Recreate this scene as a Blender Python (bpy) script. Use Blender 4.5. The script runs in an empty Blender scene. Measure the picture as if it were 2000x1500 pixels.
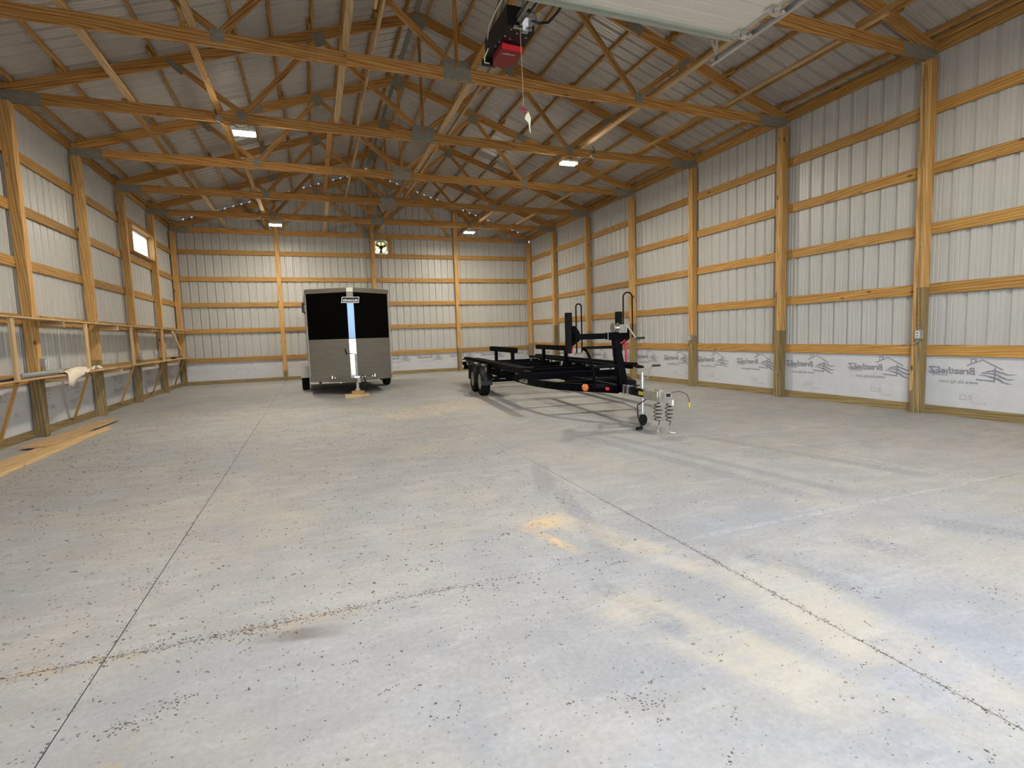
import bpy, math, random
from mathutils import Vector, Matrix
random.seed(7)
C = bpy.context.scene.collection
scn = bpy.context.scene
V = Vector

# ------------------------------------------------------------------ camera
yaw, pitch, roll = .3575, -.0932, -.0319
fw = V((math.sin(yaw)*math.cos(pitch), math.cos(yaw)*math.cos(pitch), math.sin(pitch)))
rt = V((math.cos(yaw), -math.sin(yaw), 0)); up = rt.cross(fw)
r2 = rt*math.cos(roll)+up*math.sin(roll); u2 = -rt*math.sin(roll)+up*math.cos(roll)
cam = bpy.data.objects.new('camera', bpy.data.cameras.new('camera')); C.objects.link(cam)
cam.matrix_world = Matrix(((r2.x, u2.x, -fw.x, 3.8562), (r2.y, u2.y, -fw.y, -5.0997), (r2.z, u2.z, -fw.z, 1.3215), (0, 0, 0, 1)))
cam.data.sensor_width = 36; cam.data.lens = 1032.45/2000*36; cam.data.clip_start = .02
scn.camera = cam

# ------------------------------------------------------------------ world, exposure
w = bpy.data.worlds.new('sky'); scn.world = w; w.use_nodes = True
nt = w.node_tree; bg = nt.nodes['Background']
sky = nt.nodes.new('ShaderNodeTexSky'); sky.sky_type = 'NISHITA'; sky.sun_disc = False
sky.sun_elevation = math.radians(38); sky.sun_rotation = math.radians(20); sky.air_density = 1.0; sky.dust_density = .8; sky.ozone_density = 1.4
hs = nt.nodes.new('ShaderNodeHueSaturation'); hs.inputs['Saturation'].default_value = .5     # thin overcast: paler than a clear sky
nt.links.new(sky.outputs[0], hs.inputs['Color']); nt.links.new(hs.outputs[0], bg.inputs[0]); bg.inputs[1].default_value = 1.5
sun = bpy.data.objects.new('sun', bpy.data.lights.new('sun', 'SUN')); C.objects.link(sun)
sun.data.energy = 5.0; sun.data.angle = .01; sun.data.color = (1, .94, .85); sun.rotation_euler = (math.radians(-50), 0, math.radians(-20))
scn.view_settings.view_transform = 'Standard'; scn.view_settings.look = 'None'
scn.view_settings.exposure = 0.27; scn.view_settings.gamma = 1; scn.view_settings.use_curve_mapping = False
LAMP_W = 125
pl = bpy.data.objects.new('doorway_portal', bpy.data.lights.new('doorway_portal', 'AREA')); C.objects.link(pl)
pl.data.shape = 'RECTANGLE'; pl.data.size = 4.9; pl.data.size_y = 4.3; pl.data.cycles.is_portal = True
pl.location = (6, -5.36, 2.17); pl.rotation_euler = (math.radians(90), 0, math.radians(180))

# ------------------------------------------------------------------ materials
class NT:
    def __init__(s, name):
        s.m = bpy.data.materials.new(name); s.m.use_nodes = True; s.t = s.m.node_tree
        s.b = s.t.nodes['Principled BSDF']; s.L = s.t.links.new
    def n(s, k, **kw):
        o = s.t.nodes.new('ShaderNode'+k)
        for a, b in kw.items(): setattr(o, a, b)
        return o
    def math(s, op, a, b=None, c=None, clamp=False):
        o = s.n('Math', operation=op); o.use_clamp = clamp
        for i, v in enumerate((a, b, c)):
            if v is None: continue
            if hasattr(v, 'is_linked'): s.L(v, o.inputs[i])
            else: o.inputs[i].default_value = v
        return o.outputs[0]
    def mix(s, f, a, b, mode='MIX'):
        o = s.n('Mix', data_type='RGBA', blend_type=mode); o.clamp_result = False
        for i, v in ((0, f), (6, a), (7, b)):
            if hasattr(v, 'is_linked'): s.L(v, o.inputs[i])
            else: o.inputs[i].default_value = v if i == 0 else (*v, 1)
        return o.outputs[2]
    def ramp(s, f, *st):
        o = s.n('ValToRGB'); s.L(f, o.inputs[0]); e = o.color_ramp.elements
        while len(e) < len(st): e.new(.5)
        for q, (p, c) in zip(e, st): q.position = p; q.color = (*c, 1) if len(c) == 3 else c
        return o.outputs[0]
    def noise(s, vec, scale, detail=3, rough=.5, dist=0):
        o = s.n('TexNoise'); o.inputs['Scale'].default_value = scale; o.inputs['Detail'].default_value = detail
        o.inputs['Roughness'].default_value = rough; o.inputs['Distortion'].default_value = dist
        if vec: s.L(vec, o.inputs['Vector'])
        return o.outputs[0]
    def mapping(s, vec, scale=(1, 1, 1), loc=(0, 0, 0), rot=(0, 0, 0)):
        o = s.n('Mapping'); s.L(vec, o.inputs[0])
        o.inputs['Scale'].default_value = scale; o.inputs['Location'].default_value = loc; o.inputs['Rotation'].default_value = rot
        return o.outputs[0]
    def bump(s, h, st=.3, d=.01):
        o = s.n('Bump'); o.inputs['Strength'].default_value = st; o.inputs['Distance'].default_value = d
        s.L(h, o.inputs['Height']); s.L(o.outputs[0], s.b.inputs['Normal'])
    def base(s, c, rough=None, metal=None, spec=None):
        if hasattr(c, 'is_linked'): s.L(c, s.b.inputs['Base Color'])
        else: s.b.inputs['Base Color'].default_value = (*c, 1)
        if rough is not None: s.b.inputs['Roughness'].default_value = rough
        if metal is not None: s.b.inputs['Metallic'].default_value = metal
        if spec is not None: s.b.inputs['Specular IOR Level'].default_value = spec

def wood(name, light, dark, knot, kn=.42, rough=.62):
    a = NT(name); co = a.n('TexCoord').outputs['Object']; oi = a.n('ObjectInfo').outputs['Random']
    sh = a.n('CombineXYZ'); 
    for i, k in enumerate((37., 11., 5.)): a.L(a.math('MULTIPLY', oi, k), sh.inputs[i])
    ad = a.n('VectorMath', operation='ADD'); a.L(co, ad.inputs[0]); a.L(sh.outputs[0], ad.inputs[1]); p = ad.outputs[0]
    g1 = a.noise(a.mapping(p, (.55, 9, 9)), 1.6, 3, .55, 1.2)
    wv = a.n('TexWave', wave_type='BANDS', bands_direction='DIAGONAL'); wv.inputs['Scale'].default_value = 5
    wv.inputs['Distortion'].default_value = 9; wv.inputs['Detail'].default_value = 2; wv.inputs['Detail Scale'].default_value = .8
    a.L(a.mapping(p, (.16, 3.2, 3.2)), wv.inputs['Vector'])
    g = a.math('ADD', a.math('MULTIPLY', g1, .55), a.math('MULTIPLY', wv.outputs[0], .45))
    col = a.ramp(g, (.25, dark), (.62, light), (.85, tuple(min(1, c*1.18) for c in light)))
    vo = a.n('TexVoronoi'); vo.inputs['Scale'].default_value = 1; a.L(a.mapping(p, (2.1, 5.5, 5.5)), vo.inputs['Vector'])
    km = a.ramp(vo.outputs['Distance'], (.05, (1, 1, 1)), (.13, (0, 0, 0)))
    col = a.mix(a.math('MULTIPLY', km, kn*2, clamp=True), col, knot)
    tint = a.ramp(oi, (0, (.80, .78, .74)), (.5, (1, 1, 1)), (1, (1.1, 1.06, 1.0)))
    col = a.mix(1, col, tint, 'MULTIPLY')
    a.base(col, rough, spec=.3); a.bump(g, .25, .003)
    return a.m
PINE = wood('pine', (.42, .245, .075), (.30, .15, .038), (.07, .02, .006))
TRUSSW = wood('truss_pine', (.52, .29, .095), (.31, .14, .036), (.07, .02, .006), .3)
POSTW = wood('post_pine', (.54, .335, .125), (.38, .20, .06), (.055, .018, .006), .5)
PALE = wood('pale_lumber', (.56, .41, .235), (.43, .28, .135), (.09, .04, .015))
TREAT = wood('treated_lumber', (.27, .20, .095), (.17, .12, .05), (.05, .03, .012))
PLY = wood('plywood', (.54, .38, .21), (.42, .27, .125), (.12, .05, .02), .25)

def plain(name, c, rough=.5, metal=0, spec=.5, var=.12, sc=6, bump=0):
    a = NT(name); n = a.noise(a.n('TexCoord').outputs['Object'], sc, 4, .6)
    col = a.ramp(n, (.3, tuple(x*(1-var) for x in c)), (.7, tuple(min(1, x*(1+var)) for x in c)))
    a.base(col, rough, metal, spec)
    if bump: a.bump(n, bump, .004)
    return a.m
STEEL = plain('white_painted_steel', (.425, .425, .41), .42, .0, .55, .04, 1.2)
ROOFM = plain('dimmed_roof_steel', (.42, .40, .375), .42, .0, .5, .05, 1.2)  # white sheet again, base slightly darker for the weaker light under the roof
WRAP = plain('house_wrap_sheet', (.50, .51, .53), .6, 0, .3, .05, 7, .5)
INK = plain('grey_print', (.24, .24, .28), .7, 0, .2, .25, 30)
INKP = plain('faded_violet_print', (.44, .41, .44), .7, 0, .2, .25, 30)
GALV = plain('galvanised_plate', (.25, .245, .205), .55, .12, .5, .15, 25)
GALVB = plain('bright_galvanised', (.62, .63, .64), .32, .9, .5, .15, 18)
ZINC = plain('zinc_plated', (.75, .76, .76), .22, .95, .5, .08, 30)
BLACK = plain('black_painted_steel', (.0012, .0014, .003), .42, 0, .05, .15, 12)
CARPET = plain('black_bunk_carpet', (.0025, .0025, .003), .95, 0, .1, .3, 90, .3)
RUBBER = plain('black_rubber', (.006, .006, .006), .85, 0, .15, .2, 40)
PLAST = plain('black_plastic', (.006, .006, .007), .45, 0, .3, .2, 20)
GREYP = plain('grey_pvc', (.24, .25, .26), .45, 0, .5, .1, 10)
BOXG = plain('grey_metal_box', (.34, .35, .35), .4, .4, .5, .1, 12)
WHITEP = plain('white_plastic', (.75, .75, .72), .4, 0, .5, .04, 10)
DOORW = plain('white_door_steel', (.74, .70, .61), .42, 0, .5, .03, 2)
DOORB = plain('greenish_white_rail', (.40, .43, .37), .4, .2, .5, .05, 4)
REDP = plain('red_cover', (.22, .012, .016), .35, 0, .5, .08, 8)
REDB = plain('bright_red_edge', (.55, .02, .03), .35, 0, .5, .08, 8)
REDS = plain('red_strap', (.35, .03, .06), .8, 0, .2, .1, 40)
CREAM = plain('cream_card', (.75, .72, .55), .6, 0, .3, .03, 10)
CORD = plain('pale_cord', (.60, .38, .26), .7, 0, .3, .1, 60)
CLOTH = plain('off_white_cloth', (.68, .62, .52), .9, 0, .1, .12, 30, .3)
AMBER = plain('amber_lens', (.65, .16, .03), .25, 0, .5, .1, 30)
YELL = plain('yellow_sticker', (.55, .42, .04), .5, 0, .4, .05, 30)
SHINY = plain('polished_aluminium', (.90, .91, .93), .16, 1, .5, .02, 3)
DULL = plain('dull_grey_trim', (.26, .25, .235), .65, 0, .2, .1, 8)
TINT = plain('blue_tinted_polished_metal', (.06, .085, .13), .2, 1, .5, .05, 3)
GLOSSK = plain('gloss_black_panel', (.001, .001, .001), .25, 0, .08, .1, 3)
BRUSH = NT('brushed_aluminium'); _n = BRUSH.noise(BRUSH.mapping(BRUSH.n('TexCoord').outputs['Object'], (1.5, 1.5, 40)), 2, 4, .6)
BRUSH.base(BRUSH.ramp(_n, (.3, (.26, .245, .225)), (.7, (.34, .325, .30))), .42, .75); BRUSH.bump(_n, .12, .002); BRUSH = BRUSH.m
BADGE = plain('silver_print', (.62, .60, .58), .4, .2, .5, .05, 10)
LOUV = plain('milky_yellow_plastic', (.72, .66, .40), .8, 0, .3, .03, 10); LOUV.node_tree.nodes['Principled BSDF'].inputs['Transmission Weight'].default_value = .35
GLASS = bpy.data.materials.new('window_glass'); GLASS.use_nodes = True
_b = GLASS.node_tree.nodes['Principled BSDF']; _b.inputs['Transmission Weight'].default_value = 1; _b.inputs['Roughness'].default_value = 0; _b.inputs['IOR'].default_value = 1.05
LENS = bpy.data.materials.new('lit_led_lens'); LENS.use_nodes = True
_b = LENS.node_tree.nodes['Principled BSDF']; _b.inputs['Emission Color'].default_value = (1, .87, .66, 1); _b.inputs['Emission Strength'].default_value = 60
BARK = plain('bark', (.10, .08, .06), .9)
GROUND = plain('gravel_ground', (.34, .33, .30), .95, 0, .2, .2, .7, .3)

# concrete floor: colour by real position on the slab; stains, saw dust and tyre marks have places of their own
def concrete():
    a = NT('broomed_concrete'); pos = a.n('NewGeometry').outputs['Position']
    big = a.noise(pos, .55, 5, .6, .6); mid = a.noise(pos, 2.4, 6, .65, .4); fine = a.noise(pos, 38, 4, .7)
    st = a.noise(a.mapping(pos, (1.0, 3.2, 1), rot=(0, 0, .25)), 2.2, 5, .65, .8)
    col = a.ramp(big, (.30, (.255, .258, .262)), (.52, (.305, .305, .302)), (.72, (.36, .352, .335)))
    col = a.mix(a.math('MULTIPLY', a.ramp(mid, (.42, (0, 0, 0)), (.62, (1, 1, 1))), .6), col, (.25, .255, .265))
    col = a.mix(a.math('MULTIPLY', a.ramp(st, (.46, (0, 0, 0)), (.68, (1, 1, 1))), .32), col, (.43, .435, .44))
    yel = a.noise(a.mapping(pos, loc=(4.1, 7.7, 0)), .75, 4, .6, .5)
    col = a.mix(a.math('MULTIPLY', a.ramp(yel, (.52, (0, 0, 0)), (.7, (1, 1, 1))), .38), col, (.39, .345, .255))
    blu = a.noise(a.mapping(pos, loc=(14.1, 2.7, 0)), .9, 4, .6, .5)
    col = a.mix(a.math('MULTIPLY', a.ramp(blu, (.5, (0, 0, 0)), (.7, (1, 1, 1))), .35), col, (.26, .295, .35))
    col = a.mix(1, col, a.ramp(fine, (.25, (.86, .86, .86)), (.75, (1.1, 1.1, 1.1))), 'MULTIPLY')
    sx = a.n('SeparateXYZ'); a.L(pos, sx.inputs[0]); X, Y = sx.outputs[0], sx.outputs[1]
    def seg(x0, y0, x1, y1, wd):        # soft band along a segment on the slab
        L = math.hypot(x1-x0, y1-y0); dx, dy = (x1-x0)/L, (y1-y0)/L
        u = a.math('ADD', a.math('MULTIPLY', X, dx), a.math('MULTIPLY_ADD', Y, dy, -(x0*dx+y0*dy)))
        v = a.math('ABSOLUTE', a.math('ADD', a.math('MULTIPLY', X, -dy), a.math('MULTIPLY_ADD', Y, dx, x0*dy-y0*dx)))
        m1 = a.math('SUBTRACT', 1, a.math('DIVIDE', v, wd), clamp=True)
        m2 = a.math('MULTIPLY', a.math('MULTIPLY', u, 1/.25, clamp=True), a.math('MULTIPLY', a.math('SUBTRACT', L, u), 1/.25, clamp=True))
        return a.math('MULTIPLY', a.math('MULTIPLY', m1, 2, clamp=True), m2)
    def add(segs, c, amt, nz, lo=.35, hi=.6):
        nonlocal col
        m = None
        for q in segs:
            k = seg(*q); m = k if m is None else a.math('MAXIMUM', m, k)
        col = a.mix(a.math('MULTIPLY', a.math('MULTIPLY', m, a.ramp(nz, (lo, (0, 0, 0)), (hi, (1, 1, 1)))), amt), col, c)
    tread = a.noise(a.mapping(pos, (3, 9, 1), rot=(0, 0, .5)), 6, 4, .7)
    add([(7.0, 1.0, 7.4, -2.3, .11), (7.25, 1.0, 7.75, -2.35, .09), (8.2, .3, 8.75, -2.3, .10), (7.55, -2.75, 8.05, -3.6, .13),
         (6.9, -2.7, 7.0, -3.3, .14), (6.0, -.1, 5.55, -1.3, .12), (5.75, -1.0, 5.45, -2.5, .10), (6.1, -2.55, 6.35, -3.35, .12),
         (5.15, -2.6, 5.35, -3.5, .08)], (.20, .21, .23), .85, tread)
    add([(6.05, -2.6, 5.9, -4.3, .3), (5.3, -1.5, 5.9, -3.0, .16), (5.1, -2.7, 5.6, -4.0, .22)], (.60, .51, .34), .38, mid)
    dust = a.noise(pos, 14, 5, .75)
    add([(4.8, 3.8, 6.9, 4.7, .6), (5.7, 4.4, 7.4, 5.7, .45)], (.60, .44, .20), .8, dust, .47, .66)
    add([(5.05, -1.85, 5.55, -1.75, .13), (5.15, -1.85, 5.3, -2.4, .05)], (.60, .42, .20), .8, dust, .4, .55)
    add([(3.5, -2.56, 3.95, -2.66, .07)], (.13, .11, .105), .85, mid, .25, .4)
    add([(3.3, -2.5, 4.1, -2.5, .07), (2.2, -2.44, 3.2, -2.5, .05), (3.2, -3.0, 3.05, -4.0, .05)], (.36, .28, .17), .6, dust, .42, .6)
    add([(5.95, -2.45, 9.6, -2.45, .03), (8.88, -2.3, 8.8, -.4, .03), (6.1, -.03, 10.6, -.03, .025), (5.9, -.3, 5.9, -1.6, .025)], (.52, .52, .52), .3, dust, .42, .62)
    # small specks of dirt ground into the surface
    for sc, th, amt in ((5, .05, .8), (10, .075, .85), (19, .09, .75), (34, .10, .6)):
        vo = a.n('TexVoronoi'); vo.inputs['Scale'].default_value = sc; a.L(a.mapping(pos, (1, 1.25, 1)), vo.inputs['Vector'])
        cm = a.ramp(vo.outputs['Color'], (.45, (0, 0, 0)), (.5, (1, 1, 1)))
        m = a.math('MULTIPLY', a.ramp(vo.outputs['Distance'], (th*.6, (1, 1, 1)), (th*1.3, (0, 0, 0))), cm)
        col = a.mix(a.math('MULTIPLY', m, amt), col, (.12, .10, .08))
    a.base(col, .72, spec=.35)
    a.bump(a.math('ADD', a.math('MULTIPLY', mid, .6), a.math('MULTIPLY', fine, .4)), .35, .006)
    return a.m
CONC = concrete()
JOINT = plain('dusty_joint', (.20, .18, .16), .95)

# ------------------------------------------------------------------ builders
class MB:
    def __init__(s): s.v = []; s.f = []
    def add(s, vs, fs):
        o = len(s.v); s.v += [tuple(q) for q in vs]; s.f += [tuple(i+o for i in f) for f in fs]; return s
    def box(s, c, d, R=None, bev=0):
        x, y, z = (k/2 for k in d); c = V(c)
        vs = [V((a*x, b*y, e*z)) for a in (-1, 1) for b in (-1, 1) for e in (-1, 1)]
        if R is not None: vs = [R @ q for q in vs]
        return s.add([c+q for q in vs], [(0, 1, 3, 2), (4, 6, 7, 5), (0, 4, 5, 1), (2, 3, 7, 6), (0, 2, 6, 4), (1, 5, 7, 3)])
    def bar(s, p0, p1, w, h, upv=(0, 0, 1)):
        p0, p1 = V(p0), V(p1); d = (p1-p0); L = d.length; d.normalize(); u = V(upv)
        if abs(d.dot(u)) > .99: u = V((0, 1, 0))
        sd = d.cross(u).normalized(); u = sd.cross(d)
        return s.box((p0+p1)/2, (L, w, h), Matrix((d, sd, u)).transposed())
    def tube(s, pts, r, n=8, closed=False, caps=True):
        pts = [V(p) for p in pts]; o = len(s.v); m = len(pts); prev = None
        for i, p in enumerate(pts):
            a = pts[max(i-1, 0)]; b = pts[min(i+1, m-1)]; t = (b-a).normalized()
            ref = prev if prev is not None else (V((0, 0, 1)) if abs(t.z) < .9 else V((1, 0, 0)))
            x = (ref-t*ref.dot(t)).normalized(); y = t.cross(x); prev = x
            rr = r[i] if isinstance(r, (list, tuple)) else r
            for k in range(n):
                q = 2*math.pi*k/n; s.v.append(tuple(p+x*math.cos(q)*rr+y*math.sin(q)*rr))
        for i in range(m-1):
            for k in range(n):
                s.f.append((o+i*n+k, o+i*n+(k+1) % n, o+(i+1)*n+(k+1) % n, o+(i+1)*n+k))
        if caps: s.f.append(tuple(o+k for k in range(n))[::-1]); s.f.append(tuple(o+(m-1)*n+k for k in range(n)))
        return s
    def cyl(s, p0, p1, r, n=12): return s.tube([p0, p1], r, n)
    def lathe(s, c, axis, prof, n=28):      # prof: list of (radius, offset along axis)
        c = V(c); ax = V(axis).normalized(); x = ax.orthogonal().normalized(); y = ax.cross(x); o = len(s.v); m = len(prof)
        for r, h in prof:
            for k in range(n):
                q = 2*math.pi*k/n; s.v.append(tuple(c+ax*h+x*math.cos(q)*r+y*math.sin(q)*r))
        for i in range(m-1):
            for k in range(n): s.f.append((o+i*n+k, o+i*n+(k+1) % n, o+(i+1)*n+(k+1) % n, o+(i+1)*n+k))
        return s
    def prism(s, poly, h0, h1, fn=lambda a, b, h: (a, b, h)):
        n = len(poly); vs = [fn(a, b, h0) for a, b in poly]+[fn(a, b, h1) for a, b in poly]
        return s.add(vs, [tuple(range(n))[::-1], tuple(range(n, 2*n))]+[(i, (i+1) % n, n+(i+1) % n, n+i) for i in range(n)])
    def mesh(s, name, m, smooth=False):
        me = bpy.data.meshes.new(name); me.from_pydata(s.v, [], s.f); me.materials.append(m)
        if smooth:
            for p in me.polygons: p.use_smooth = len(p.vertices) == 4
        me.update(); return me
    def build(s, name, m, parent=None, loc=(0, 0, 0), smooth=False):
        return put(name, s.mesh(name, m, smooth), parent, loc)
def put(name, me, parent=None, loc=(0, 0, 0), M=None):
    o = bpy.data.objects.new(name, me); C.objects.link(o)
    if M is not None: o.matrix_local = M
    else: o.location = loc
    if parent: o.parent = parent
    return o
def root(name, loc=(0, 0, 0), rz=0, label=None, cat=None, group=None, kind=None):
    o = bpy.data.objects.new(name, None); C.objects.link(o); o.location = loc; o.rotation_euler = (0, 0, rz); o.empty_display_size = .2
    return tag(o, label, cat, group, kind)
def tag(o, label=None, cat=None, group=None, kind=None):
    for k, v in (('label', label), ('category', cat), ('group', group), ('kind', kind)):
        if v: o[k] = v
    return o
_bc = {}
def beam(name, p0, p1, wd, ht, m, parent=None, upv=(0, 0, 1)):
    """one board: its mesh runs along its own X so that the grain follows the board; alike boards share the mesh"""
    p0, p1 = V(p0), V(p1); d = p1-p0; L = round(d.length, 4); d.normalize(); u = V(upv)
    if abs(d.dot(u)) > .99: u = V((0, 1, 0))
    sd = u.cross(d).normalized(); u = d.cross(sd); key = (L, wd, ht, m.name)
    if key not in _bc:
        a, b, e = L/2, wd/2, ht/2; c = min(.003, wd*.1)
        poly = [(-b+c, -e), (b-c, -e), (b, -e+c), (b, e-c), (b-c, e), (-b+c, e), (-b, e-c), (-b, -e+c)]
        _bc[key] = MB().prism(poly, -a, a, lambda y, z, x: (x, y, z)).mesh(name, m)
    M = Matrix((d, sd, u)).transposed().to_4x4(); M.translation = (p0+p1)/2
    return put(name, _bc[key], parent, M=M)
def text_mesh(s, size, m, ital=0, bold=0, extr=.0006):
    cu = bpy.data.curves.new('t', 'FONT'); cu.body = s; cu.size = size; cu.shear = ital; cu.offset = bold; cu.extrude = extr; cu.resolution_u = 3
    cu.align_x = 'LEFT'; o = bpy.data.objects.new('t', cu); C.objects.link(o); dg = bpy.context.evaluated_depsgraph_get(); dg.update()
    me = bpy.data.meshes.new_from_object(o.evaluated_get(dg)); bpy.data.objects.remove(o); me.materials.clear(); me.materials.append(m); return me

W, H = 11.994, 4.8958
S = 2.44
YF, YB = -5.30, 14.71          # inner faces of the front and back steel
XL, XR = -.18, W+.18           # steel of the side walls

# ------------------------------------------------------------------ floor (slabs cut apart by recessed joints)
floor = MB().box((W/2, (YF+YB)/2, -.09), (W+.5, YB-YF+.1, .12)).build('floor', JOINT); tag(floor, kind='structure')
xs = [-.25, 2.945, 5.925, 8.9, W+.25]; ys = [YF-.02, -2.47, -.06, 4.88, 9.76, YB+.03]
for i in range(4):
    for j in range(5):
        g = .0024 if j < 2 else .0016
        x0, x1, y0, y1 = xs[i]+g, xs[i+1]-g, ys[j]+g, ys[j+1]-g
        if j == 2: pass
        mb = MB(); c = .0022; mb.add([(x0, y0, -.03), (x1, y0, -.03), (x1, y1, -.03), (x0, y1, -.03), (x0, y0, -c), (x1, y0, -c), (x1, y1, -c), (x0, y1, -c),
            (x0+c, y0+c, 0), (x1-c, y0+c, 0), (x1-c, y1-c, 0), (x0+c, y1-c, 0)],
            [(3, 2, 1, 0), (0, 1, 5, 4), (1, 2, 6, 5), (2, 3, 7, 6), (3, 0, 4, 7), (4, 5, 9, 8), (5, 6, 10, 9), (6, 7, 11, 10), (7, 4, 8, 11), (8, 9, 10, 11)])
        mb.build('concrete_slab', CONC, floor)
ground = MB().box((W/2, 0, -.25), (160, 160, .2)).build('ground', GROUND); tag(ground, kind='structure')

# ------------------------------------------------------------------ ribbed steel sheets
PIT = .244
def profile(s0, s1, simple=False):
    pts = []; k = math.floor(s0/PIT)-1
    while k*PIT < s1+PIT:
        b = k*PIT
        q = [(b-.033, 0), (b-.014, .033), (b+.014, .033), (b+.033, 0)]
        if not simple: q += [(b+.082, 0), (b+.088, .007), (b+.098, .007), (b+.104, 0), (b+.140, 0), (b+.146, .007), (b+.156, .007), (b+.162, 0)]
        pts += q; k += 1
    out = []
    def at(s):
        for (a, d), (b2, e) in zip(pts, pts[1:]):
            if a <= s <= b2: return d+(e-d)*(s-a)/(b2-a)
        return 0
    out = [(s0, at(s0))]+[p for p in pts if s0+1e-5 < p[0] < s1-1e-5]+[(s1, at(s1))]
    return out
def sheet(name, s0, s1, z0, z1, fn, m, parent, simple=False):
    """fn(s, d, t) -> point ; z0/z1 constants or functions of s ; one mesh per sheet"""
    P = profile(s0, s1, simple); n = len(P)
    z0f = z0 if callable(z0) else (lambda s: z0); z1f = z1 if callable(z1) else (lambda s: z1)
    vs = [fn(s, d, z0f(s)) for s, d in P]+[fn(s, d, z1f(s)) for s, d in P]
    return MB().add(vs, [(i, i+1, n+i+1, n+i) for i in range(n-1)]).build(name, m, parent)
wl = root('wall_left', kind='structure'); wr = root('wall_right', kind='structure')
wb = root('wall_back', kind='structure'); wf = root('wall_front', kind='structure')
roof = root('ceiling', kind='structure')
EAVE = 5.0
WIN = (10.16, 12.06, 3.60, 4.27)      # y0,y1,z0,z1
FAN = (6.14, 6.62, 4.33, 4.83)        # x0,x1,z0,z1
SW = PIT*4
def cols(a, b):
    k = math.floor(a/SW); 
    while k*SW < b-1e-4:
        yield max(a, k*SW), min(b, (k+1)*SW); k += 1
roofz = lambda x: 5.241+.333*min(x, W-x)+ .02
for a, b in cols(YF, YB):
    fl = lambda s, d, t: (XL-d, s, t); fr = lambda s, d, t: (XR+d, s, t)
    sheet('steel_sheet', a, b, .02, 5.19, fr, STEEL, wr)
    lo, hi = max(a, WIN[0]), min(b, WIN[1])
    if lo < hi:
        sheet('steel_sheet', a, b, .02, WIN[2], fl, STEEL, wl); sheet('steel_sheet', a, b, WIN[3], 5.19, fl, STEEL, wl)
        if a < lo: sheet('steel_sheet', a, lo, WIN[2], WIN[3], fl, STEEL, wl)
        if b > hi: sheet('steel_sheet', hi, b, WIN[2], WIN[3], fl, STEEL, wl)
    else: sheet('steel_sheet', a, b, .02, 5.19, fl, STEEL, wl)
for a, b in cols(XL, XR):
    fb = lambda s, d, t: (s, YB+d, t); ff = lambda s, d, t: (s, YF-d, t); top = roofz
    mids = [a, b] if not a < W/2 < b else [a, W/2, b]
    for p, q in zip(mids, mids[1:]):
        lo, hi = max(p, FAN[0]), min(q, FAN[1])
        if lo < hi:
            sheet('steel_sheet', p, q, .02, FAN[2], fb, STEEL, wb); sheet('steel_sheet', p, q, FAN[3], top, fb, STEEL, wb)
            if p < lo: sheet('steel_sheet', p, lo, FAN[2], FAN[3], fb, STEEL, wb)
            if q > hi: sheet('steel_sheet', hi, q, FAN[2], FAN[3], fb, STEEL, wb)
        else: sheet('steel_sheet', p, q, .02, top, fb, STEEL, wb)
        lo, hi = max(p, 3.55), min(q, 8.45)
        if lo < hi:
            sheet('steel_sheet', lo, hi, 4.33, top, ff, STEEL, wf, True)
            if p < lo: sheet('steel_sheet', p, lo, .02, top, ff, STEEL, wf, True)
            if q > hi: sheet('steel_sheet', hi, q, .02, top, ff, STEEL, wf, True)
        else: sheet('steel_sheet', p, q, .02, top, ff, STEEL, wf, True)
SL = math.atan(.333); RZ0 = 5.241
for a, b in cols(YF, YB):                     # roof sheets: ribs run down the slope
    sheet('roof_sheet', a, b, -.42, W/2-.05, lambda s, d, t: (t, s, RZ0+.333*t+d), ROOFM, roof)
    sheet('roof_sheet', a, b, W+.42, W/2+.05, lambda s, d, t: (t, s, RZ0+.333*(W-t)+d), ROOFM, roof)
rc = MB(); zc = RZ0+.333*W/2
rc.add([(W/2-.3, YF, zc-.075), (W/2, YF, zc+.05), (W/2+.3, YF, zc-.075), (W/2-.3, YB, zc-.075), (W/2, YB, zc+.05), (W/2+.3, YB, zc-.075)], [(0, 1, 4, 3), (1, 2, 5, 4)])
rc.build('ridge_cap', GALV, roof)

# ------------------------------------------------------------------ posts, girts, skirt boards
zc1 = [1.80, 1.24, 1.17, 1.52, 1.3, 1.4]
def post(par, x, y, ax, top, cuts):
    """laminated post of three plies: ax 'x' = side wall post (plies side by side along y)"""
    p = root('post', (x, y, 0)); p.parent = par
    for i, (o, c) in enumerate(zip((-.046, 0, .046), cuts)):
        q = (0, o) if ax == 'x' else (o, 0)
        wd, hd = (.045, .138) if ax == 'x' else (.138, .045)
        k = (0 if i == 1 else .0015)
        beam('treated_ply', (*q, 0), (*q, c-.002), hd, wd-.0 if False else wd, TREAT, p) if False else None
        dims = (.0445, .14-2*k)
        beam('treated_ply', (*q, 0), (*q, c-.0015), dims[1] if ax == 'y' else dims[0], dims[0] if ax == 'y' else dims[1], TREAT, p, (1, 0, 0))
        beam('upper_ply', (*q, c+.0015), (*q, top), dims[1] if ax == 'y' else dims[0], dims[0] if ax == 'y' else dims[1], POSTW, p, (1, 0, 0))
    return p
cutsR = {-1: (.9, 1.6, 1.3), 0: (1.80, 1.80, .32), 1: (1.24, 1.24, 1.95), 2: (1.17, .9, 1.17), 3: (1.52, 1.52, .95), 4: (1.35, 1.2, 1.35), 5: (1.6, 1.6, 1.1), 6: (.95, .95, .95)}
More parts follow.
